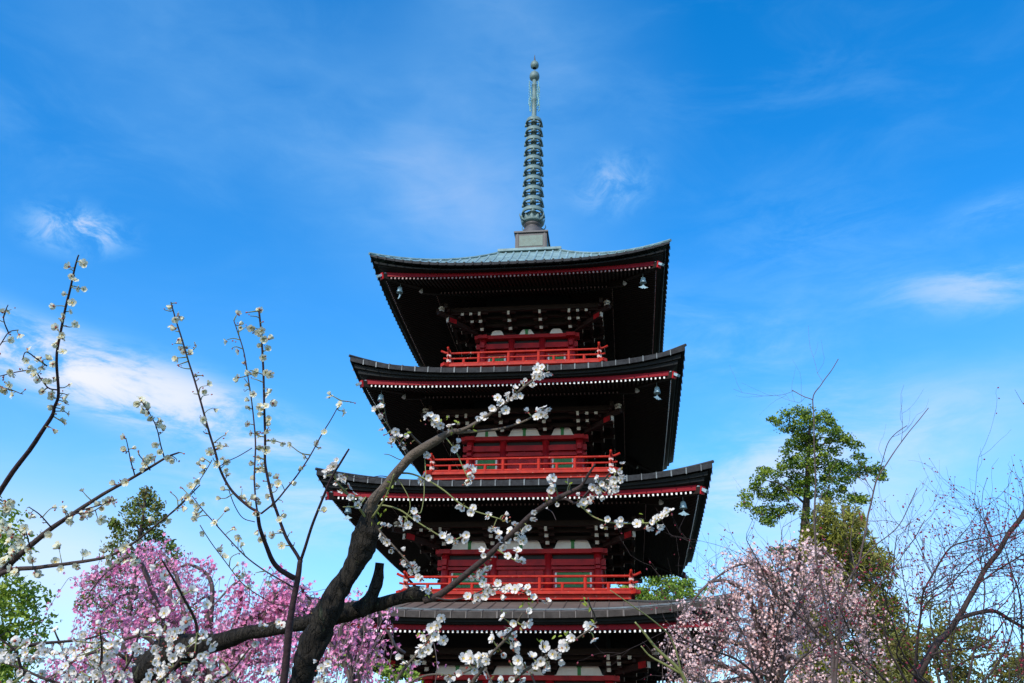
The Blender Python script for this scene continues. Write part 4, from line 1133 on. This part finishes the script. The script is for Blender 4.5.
def leafy(name, label, px, d, clumps, trunk_top, mats, leaf=QLEAF, lsize=.07, per=40, crad=.3, deep=1.5, tr=.25, sub=3, limbs=14, bark=None, up=.5, squash=.7, cat='tree', trunk_mid=None):
    o, ft_ = tree_thing(name, label, cat, px, d)
    top = at(*trunk_top, d); mids = [at(*q, d) for q in (trunk_mid or [])]
    P = catmull([ft_ - [0, 0, .1]] + ([ft_ * .5 + (mids[0] if mids else top) * .5]) * 0 + [ft_ - [0, 0, .1]][:0] + mids + [top], 8) if mids else catmull([ft_ - [0, 0, .1], ft_ * .5 + top * .5 + [tr * .4, 0, 0], top], 10)
    MB().tube(P - ft_, np.linspace(tr, tr * .12, len(P)), 10, 0, True, .06).build('trunk', [bark or m_trunk], o, True)
    lm = MB(); cr = MB()
    allc = []
    for (x, y) in clumps:
        for j in range(sub):
            dd = d + random.uniform(-deep, deep) * (j > 0)
            allc.append(at(x + random.gauss(0, 1.2) * (j > 0) * 2.2, y + random.gauss(0, 1.2) * (j > 0) * 1.6, dd))
    allc = np.array(allc)
    for i in random.sample(range(len(allc)), min(limbs, len(allc))):
        c_ = allc[i]
        j = int(np.argmin(np.linalg.norm(P - c_, axis=1) + np.maximum(0, P[:, 2] - c_[2] + .3) * 3))
        a = P[j]; m_ = (a + c_) / 2 + [0, 0, .12 * np.linalg.norm(c_ - a)]
        MB().tube(catmull([a, m_, c_], 5) - ft_, np.linspace(tr * .15, .010, 11), 5, 0, False).build('limb', [bark or m_trunk], o, True)
    for c_ in allc:
        r_ = crad * random.uniform(.6, 1.25); n = int(per * random.uniform(.6, 1.3))
        q = rng.normal(size=(n, 3)); q /= np.linalg.norm(q, axis=1)[:, None]; q *= (rng.random(n) ** .4)[:, None] * r_; q[:, 2] *= squash
        k = 0 if random.random() < .5 else 1
        ks = (rng.random(n) < (.25 if k == 0 else .75))
        for kk in (0, 1):
            sel = q[ks == bool(kk)]
            if len(sel): cr.many(leaf[0], leaf[1], [kk] * len(leaf[1]), sel + c_ - ft_, rand_rot(len(sel), (0, -.3, 1), up), lsize * rng.uniform(.7, 1.3, len(sel)))
    cr.build('crown', mats, o, False)
    return o


ZC = [(235, 150), (205, 180), (290, 130), (330, 140), (400, 155), (265, 180), (310, 190), (350, 190), (240, 210), (285, 215), (400, 215), (440, 225), (430, 180), (460, 210), (270, 265), (320, 250), (360, 250), (420, 260), (470, 250), (500, 250), (525, 280), (555, 325), (495, 265), (290, 290), (245, 300), (330, 300), (380, 290), (450, 300), (270, 360), (300, 370), (340, 350), (400, 320), (230, 380), (165, 395), (115, 425), (145, 400), (190, 410), (75, 490), (105, 455), (70, 530), (140, 480), (200, 455), (215, 470), (170, 490), (200, 500), (240, 500), (260, 440), (300, 430), (330, 440), (360, 400), (400, 420), (440, 370), (480, 360), (510, 380), (470, 390), (430, 350), (560, 370), (590, 385), (625, 385), (650, 410), (540, 400), (500, 430), (450, 430), (400, 460), (350, 480), (300, 480), (270, 470), (550, 510), (530, 500), (575, 510), (480, 470), (500, 510), (400, 500), (430, 480), (130, 560), (160, 545), (190, 570), (150, 600), (170, 590), (205, 560), (540, 590), (500, 570), (330, 590), (330, 620), (270, 550),
      (320, 160), (370, 170), (300, 240), (345, 280), (310, 330), (385, 350), (415, 390), (350, 430), (285, 400), (250, 340)]
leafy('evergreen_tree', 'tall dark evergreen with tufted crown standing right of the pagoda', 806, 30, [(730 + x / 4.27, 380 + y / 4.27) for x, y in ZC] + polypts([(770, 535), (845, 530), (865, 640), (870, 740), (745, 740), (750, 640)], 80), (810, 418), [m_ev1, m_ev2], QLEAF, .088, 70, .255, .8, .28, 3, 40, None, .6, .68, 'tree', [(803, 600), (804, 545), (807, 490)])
yc = polypts([(806, 540), (818, 512), (836, 502), (850, 512), (862, 528), (880, 540), (893, 560), (897, 600), (905, 640), (930, 690), (800, 700), (806, 600)], 170) + polypts([(795, 700), (935, 690), (945, 790), (785, 790)], 45)
leafy('conifer_tree', 'yellow-green feathery conifer behind the pale cherry right of the pagoda', 858, 20, yc, (842, 505), [m_yel1, m_yel2], NEEDLE, .15, 60, .30, .9, .2, 2, 30, None, .2, 1.2)
oc = polypts([(885, 660), (905, 620), (922, 600), (940, 606), (955, 632), (972, 618), (984, 640), (1000, 650), (1040, 655), (1040, 700), (880, 700)], 95) + polypts([(880, 700), (1040, 700), (1050, 790), (870, 790)], 40)
leafy('bushy_tree', 'olive bushy tree behind the red-budded limb at the lower right', 935, 16, oc, (930, 640), [m_yel2, m_con2], NEEDLE, .12, 40, .24, .7, .12, 2, 20, None, .3, .9)
hc = [(x / 3.01, 460 + y / 3.01) for x, y in [(440, 100), (445, 125), (410, 130), (470, 140), (390, 155), (440, 160), (480, 180), (350, 195), (400, 190), (450, 200), (420, 230), (370, 225), (340, 260), (470, 230), (500, 250), (520, 285), (430, 270), (380, 280), (450, 290), (400, 300), (280, 360), (250, 430), (270, 410), (360, 320), (410, 330), (460, 330), (500, 320), (320, 340), (345, 380), (400, 390), (450, 400), (500, 400), (430, 440), (380, 450), (320, 430), (300, 480), (480, 470)]] + polypts([(95, 600), (190, 600), (205, 700), (210, 760), (75, 760), (80, 700)], 55)
leafy('conifer_tree', 'brown-tipped dark conifer rising behind the bright pink cherry', 142, 27, hc, (147, 488), [m_con1, m_con2], QLEAF, .10, 60, .30, .6, .22, 3, 30, m_limbd, .3, .8)
ic = polypts([(-30, 575), (8, 580), (30, 588), (48, 600), (44, 640), (26, 665), (20, 700), (-30, 700)], 60) + polypts([(-30, 500), (6, 498), (20, 515), (22, 545), (10, 580), (-30, 590)], 22) + polypts([(-60, 600), (-20, 600), (20, 690), (30, 800), (-70, 800)], 60)
leafy('evergreen_tree', 'glossy broadleaf evergreen at the left edge behind white blossoms', -12, 8, ic, (-8, 510), [m_ev2, m_fr2], LEAF, .040, 34, .15, .5, .08, 2, 16, None, .5)
nc = polypts([(622, 590), (640, 578), (662, 572), (683, 574), (693, 586), (712, 590), (700, 602), (660, 604), (622, 604)], 60) + polypts([(615, 604), (712, 602), (720, 720), (605, 720)], 50)
leafy('leafy_tree', 'spring-green tree peeking out behind the pagoda beside its lower roof', 662, 52, nc, (662, 580), [m_fr1, m_fr2], QLEAF, .18, 36, .5, 2.0, .3, 2, 14)
pc = polypts([(330, 640), (360, 655), (400, 668), (425, 676), (430, 700), (320, 700)], 30)
leafy('evergreen_shrub', 'low green shrub under the pink cherry sprays beside the pagoda', 380, 14, pc, (375, 690), [m_fr2, m_ev2], QLEAF, .06, 30, .16, .6, .06, 2, 6, None, .5, .7, 'shrub')


# ------------------------------------------------------------------ weeping cherries
def weeping(name, label, px, d, arches, strand, dens, mats, psize, bark, tr, deep, trunk_top, extra=0, leafp=.03, sway=.10, jit=1.7):
    o, ft_ = tree_thing(name, label, 'cherry tree', px, d)
    top = at(*trunk_top, d)
    P = catmull([ft_ - [0, 0, .1], ft_ * .5 + top * .5 + [.1, 0, 0], top], 8)
    MB().tube(P - ft_, np.linspace(tr, tr * .5, len(P)), 10, 0, True, .08).build('trunk', [bark], o, True)
    fl = MB(); tw_ = MB()
    for arch in arches:
        dz = random.uniform(-deep, deep)
        W = [top] + [at(x + random.gauss(0, 5), y + random.gauss(0, 6) - (random.random() < .2) * 8, d + dz * (i + 1) / len(arch)) for i, (x, y) in enumerate(arch)]
        A_ = catmull(W, 7)
        MB().tube(A_ - ft_, np.linspace(tr * .42, .008, len(A_)), 7, 0, False, .05).build('limb', [bark], o, True)
        ln = np.linalg.norm(np.diff(A_, axis=0), axis=1).sum()
        ns = int(ln * dens)
        for i in range(ns):
            t = random.uniform(.18, 1) ** .8; j = min(int(t * (len(A_) - 1)), len(A_) - 1)
            a = A_[j] + rng.normal(size=3) * .06
            L_ = strand * random.uniform(.35, 1.1)
            dr = rng.normal(size=3) * .25; dr[2] = 0
            S = [a, a + dr * L_ * .4 + [0, 0, .06 * L_], a + dr * L_ * .75 + [0, 0, -.35 * L_], a + dr * L_ * .9 + [0, 0, -1.0 * L_]]
            S = catmull(S, 6)
            for q in range(1, len(S)): S[q] += np.array(noise.noise_vector(Vector(S[q] * 2.5))) * sway
            tw_.tube(S - ft_, np.linspace(.0036, .0018, len(S)), 3, 0, False)
            nb = int(L_ / (psize * 1.05) * random.uniform(.7, 1.2))
            u_ = rng.random(nb) ** .8 * (len(S) - 1.001); i0 = u_.astype(int); fr_ = (u_ - i0)[:, None]
            pos = S[i0] * (1 - fr_) + S[i0 + 1] * fr_ + rng.normal(size=(nb, 3)) * psize * jit
            kk = rng.random(nb); rr = rand_rot(nb, (0, -.3, -.2), .4)
            for m_, (lo_, hi_) in enumerate(((0, .62), (.62, 1 - leafp), (1 - leafp, 1.01))):
                s_ = (kk >= lo_) & (kk < hi_); n_ = int(s_.sum())
                if not n_: continue
                tpl = PK if m_ < 2 else QLEAF
                fl.many(tpl[0], tpl[1], [m_] * len(tpl[1]), pos[s_] - ft_, rr[s_], (psize if m_ < 2 else psize * 1.3) * rng.uniform(.7, 1.25, n_))
    tw_.build('strands', [bark], o, False)['kind'] = 'stuff'
    fl.build('blossoms', mats, o, False)
    return o


weeping('weeping_cherry', 'bright pink weeping cherry in full bloom on the left behind the dark plum limb', 215, 10.5,
        [[(175, 640), (140, 575), (112, 572), (90, 600)], [(180, 640), (160, 575), (135, 562), (110, 582)], [(190, 640), (180, 575), (165, 552), (140, 560)], [(215, 640), (210, 590), (195, 566), (170, 575)],
         [(230, 650), (240, 606), (235, 592), (210, 610)], [(240, 650), (262, 600), (285, 586), (305, 604)], [(240, 655), (290, 612), (315, 600), (335, 620)], [(250, 650), (300, 610), (340, 605), (362, 630)],
         [(230, 650), (260, 610), (280, 600), (262, 620)], [(200, 660), (150, 620), (115, 620), (85, 640)], [(260, 660), (310, 640), (345, 635), (375, 655)], [(215, 650), (215, 615), (200, 600), (180, 610)], [(190, 660), (165, 610), (130, 600), (100, 625)],
         [(170, 680), (120, 652), (85, 650), (55, 672)], [(160, 690), (100, 668), (65, 668), (35, 690)], [(190, 670), (150, 640), (120, 640), (100, 660)],
         [(240, 650), (250, 620), (270, 612), (290, 630)], [(220, 660), (232, 630), (245, 625), (255, 640)], [(255, 665), (320, 650), (355, 650), (385, 672)]],
        .85, 11.5, [m_pink, m_pinkd, m_bronzeleaf], .0225, m_twig, .10, 1.3, (222, 700))
weeping('weeping_cherry', 'pink weeping cherry spray hanging between the big trunk and the lowest roof', 352, 5.2,
        [[(352, 660), (345, 630), (352, 618), (362, 632)], [(360, 660), (365, 625), (374, 615), (382, 632)], [(350, 670), (325, 640), (315, 635), (305, 655)], [(365, 670), (385, 645), (396, 645), (402, 662)], [(350, 670), (338, 640), (332, 636), (326, 650)]],
        .36, 17, [m_pink, m_pinkd, m_bronzeleaf], .0135, m_twig, .03, .35, (352, 705), leafp=.05)
weeping('weeping_cherry', 'pale pink weeping cherry with fine drooping twigs right of the pagoda', 775, 9.5,
        [[(765, 640), (740, 590), (705, 585), (675, 615)], [(770, 630), (755, 575), (735, 565), (705, 590)], [(775, 620), (770, 580), (757, 562), (737, 582)], [(780, 620), (793, 565), (790, 548), (772, 562)], [(785, 620), (812, 572), (820, 556), (840, 578)],
         [(785, 630), (828, 598), (843, 592), (858, 615)], [(770, 650), (725, 620), (690, 622), (662, 650)], [(765, 660), (720, 645), (690, 648), (665, 675)], [(780, 640), (800, 590), (815, 580), (830, 600)], [(775, 640), (765, 600), (750, 592), (730, 610)],
         [(780, 650), (830, 620), (850, 615), (870, 640)], [(775, 640), (785, 585), (782, 570), (765, 585)], [(770, 660), (745, 630), (725, 628), (705, 650)], [(780, 660), (800, 632), (815, 630), (835, 650)], [(772, 655), (760, 640), (748, 638), (735, 655)],
         [(770, 690), (730, 688), (700, 692), (680, 715)], [(785, 690), (815, 688), (840, 690), (860, 712)], [(772, 690), (760, 672), (748, 668), (732, 690)], [(768, 700), (715, 672), (690, 672), (668, 700)], [(780, 690), (790, 672), (805, 668), (822, 690)],
         [(770, 665), (730, 665), (700, 668), (680, 690)], [(782, 665), (815, 660), (840, 658), (860, 680)]],
        .58, 13, [m_pale, m_paled, m_bronzeleaf], .0165, m_twig, .09, 1.1, (775, 695), leafp=.08, jit=2.2)


# ------------------------------------------------------------------ bare trees on the right
def bare(name, label, px, d, mains, seeds, budn, base_w, bark, trunk_px, budp=.25, thin=.6):
    o, ft_ = tree_thing(name, label, 'tree', px, d)
    hub_ = at(*trunk_px, d)
    P = catmull([ft_ - [0, 0, .05], ft_ * .5 + hub_ * .5 + [.05, 0, 0], hub_], 7)
    r0 = base_w / 2 * d / F
    MB().tube(P - ft_, np.linspace(r0 * 1.5, r0, len(P)), 10, 0, True, .1).build('trunk', [bark], o, True)
    tw_ = MB(); bd = MB(); ends = []
    for pts in mains:
        dz = random.uniform(-.5, .5)
        W = []; rad = []
        for i, (x, y, w) in enumerate(pts):
            w = max(w * thin, .8); dd = d + dz * i / len(pts); W.append(at(x, y, dd)); rad.append(w / 2 * dd / F)
        Q = catmull(W, 6); r_ = np.interp(np.linspace(0, len(W) - 1, len(Q)), range(len(W)), rad)
        for i in range(1, len(Q)): Q[i] += np.array(noise.noise_vector(Vector(Q[i] * 6))) * .012
        MB().tube(Q - ft_, r_, 8, 0, True, .08).build('limb', [bark], o, True)
        ends.append((Q, r_))

    def twig(a, dr, ln, r, lev):
        k = 6; S = [a]; v = dr.copy()
        for i in range(k):
            v = v + rng.normal(size=3) * .16; v[2] += .05; v /= np.linalg.norm(v)
            S.append(S[-1] + v * ln / k)
        S = np.array(S); tw_.tube(S - ft_, np.linspace(r, r * .45, len(S)), 4, 0, False)
        for i in range(1, len(S)):
            for _ in range(budn):
                if random.random() < budp: bd.many(*BUD[:2], [0] * len(BUD[1]), [S[i] - ft_ + rng.normal(size=3) * .012], rand_rot(1, v, 1), [random.uniform(.006, .012)])
            if lev < 1 and random.random() < .45:
                w = np.cross(v, rng.normal(size=3)); w /= np.linalg.norm(w)
                twig(S[i], v * .75 + w * .7, ln * random.uniform(.35, .65), r * .62, lev + 1)
    for (Q, r_) in ends:
        n = int(seeds * len(Q) / 30) + 2
        for i in range(n):
            j = random.randint(max(1, len(Q) // 4), len(Q) - 1); T = Q[j] - Q[j - 1]; T /= np.linalg.norm(T) + 1e-9
            w = np.cross(T, rng.normal(size=3)); w /= np.linalg.norm(w)
            twig(Q[j], T * .7 + w * .75, random.uniform(.2, .62) * d / 6.5, max(.0013, min(r_[j] * .45, .0032)), 0)
    tw_.build('twigs', [bark], o, False)
    if budn: bd.build('buds', [m_bud], o, False)['kind'] = 'stuff'
    return o


bare('bare_tree', 'slim leafless tree whose two thin leaders rise above the dark evergreen crown', 836, 6.2,
     [[(836, 700, 8), (832, 650, 6), (827.7, 618, 5), (819, 577, 4), (814.5, 530, 3.4), (815, 501, 3), (814, 436.6, 2.4), (813, 399.6, 1.9), (822, 384, 1.5), (831, 370.6, 1.2), (838, 358, .8)],
      [(813, 400, 1.6), (803, 396, 1.2), (791, 390, .8)],
      [(836, 690, 7), (838.5, 627, 5), (843, 599, 4.4), (848, 583, 4), (858.7, 562, 3.6), (865, 530, 3.2), (869.8, 507.5, 3), (878, 478.5, 2.5), (890.7, 459, 2), (913, 427, 1.4), (928, 408, .8)],
      [(879, 475, 1.6), (884, 455, 1.3), (890.7, 440, 1.1), (907, 425, .7)], [(847, 584, 3), (860, 562, 2.2), (875.5, 546, 1.9), (900, 523.6, 1.5), (916, 488, .8)],
      [(838, 640, 3), (865, 600, 2.2), (900, 560, 1.6), (925, 520, 1)]], 1, 0, 9, m_twig, (836, 700))
bare('bare_tree', 'leafless tree with a thick dark slanting limb and red buds at the right edge', 905, 5.6,
     [[(905, 705, 15), (927.6, 657, 12.5), (951.4, 629, 10), (969, 599, 8.6), (984, 572, 8), (999, 550, 8), (1021, 515.7, 8), (1045, 480, 7)],
      [(915, 680, 5), (919, 630, 4), (921.7, 599, 3.6), (927.6, 584, 3.3), (942.5, 557, 3), (957.4, 542.5, 2.7), (987, 538, 2), (1010, 532, 1.4)],
      [(917, 660, 4), (921.7, 611, 2.6), (945.5, 590, 2.4), (969, 566, 2.1), (993, 551.5, 1.6)],
      [(955, 620, 7), (975, 612.4, 7), (993, 611, 7), (1008, 618.4, 6.5), (1030, 630, 6)], [(978, 584, 3), (999, 569, 2.6), (1035, 547, 2)],
      [(1030, 700, 4), (1023, 658, 3.4), (1020, 605, 3), (1011, 569, 2.4), (1004, 545, 1.6)], [(997, 553, 2), (987, 530.6, 1.6), (975, 501, .8)],
      [(912, 690, 5), (890, 650, 3), (884, 610, 2.4), (893, 570, 1.8), (896, 535, 1)], [(908, 700, 5), (870, 665, 3), (850, 630, 2.4), (835, 600, 1.6)], [(930, 655, 4), (960, 650, 3), (990, 640, 2.4), (1015, 600, 1.6)]], 20, 1, 14, m_limbd, (905, 705), .33, .58)
bare('bare_shrub', 'tangle of thin dark budding stems in front of the pale pink cherry', 755, 5.0,
     [[(757, 700, 5), (757, 678, 4.4), (740.5, 661, 3.8), (713, 651, 3), (686, 640.5, 2.2), (671, 628, 1.4)], [(825, 650, 4), (820, 638, 3.6), (786.5, 605, 3), (770, 588, 2.6), (757, 559, 2), (746.7, 540, 1.2)],
      [(760, 700, 4), (745, 640, 2.6), (728, 605, 2), (720, 575, 1.2)], [(765, 700, 4), (775, 650, 2.8), (780, 610, 2), (772, 570, 1.2)], [(770, 700, 4), (800, 660, 3), (830, 640, 2.4), (850, 620, 1.4)], [(760, 700, 4), (720, 690, 3), (690, 676, 2.4), (672, 660, 1.4)]], 14, 1, 8, m_limbd, (758, 702), .15)
bare('bare_shrub', 'thicket of thin upright stems dotted with red buds in the lower right corner', 960, 4.4,
     [[(960, 705, 5), (940, 660, 3), (930, 620, 2.2), (935, 570, 1.2)], [(962, 705, 5), (975, 650, 3), (985, 600, 2), (978, 545, 1)], [(965, 705, 5), (1000, 660, 3), (1015, 610, 2), (1010, 560, 1)], [(958, 705, 4), (915, 670, 3), (890, 620, 2), (880, 580, 1)],
      [(960, 705, 4), (890, 690, 3), (850, 660, 2), (838, 630, 1)], [(965, 705, 4), (1005, 690, 3), (1030, 665, 2), (1040, 640, 1)], [(958, 705, 4), (950, 660, 2.6), (958, 610, 1.8), (950, 575, 1)], [(955, 705, 4), (900, 660, 2.6), (908, 620, 1.8), (900, 560, 1)]], 16, 1, 9, m_limbd, (960, 706), .28)
o, ft_ = tree_thing('bare_shrub', 'two bare yellow-green stems crossing the shadow under the lowest roof', 'shrub', 690, 4.6)
W = [at(690, 705, 4.6), at(682, 674, 4.6), at(657, 649, 4.6), at(645, 634, 4.6), at(635, 622, 4.6)]
MB().tube(catmull([ft_ - [0, 0, .05], ft_ * .5 + W[0] * .5, W[0]], 6) - ft_, np.linspace(.022, .012, 13), 8).build('trunk', [m_gshoot], o, True)
MB().tube(catmull(W, 6) - ft_, np.linspace(.011, .004, 25), 7).build('limb', [m_gshoot], o, True)
MB().tube(catmull([W[1], at(664, 664, 4.6), at(650, 656, 4.6), at(641, 646, 4.6)], 6) - ft_, np.linspace(.007, .003, 19), 6).build('limb', [m_gshoot], o, True)
MB().tube(catmull([W[1], at(672, 640, 4.6), at(655, 622, 4.55), at(630, 604, 4.5), at(610, 590, 4.5)], 6) - ft_, np.linspace(.005, .0018, 25), 6).build('limb', [m_gshoot], o, True)
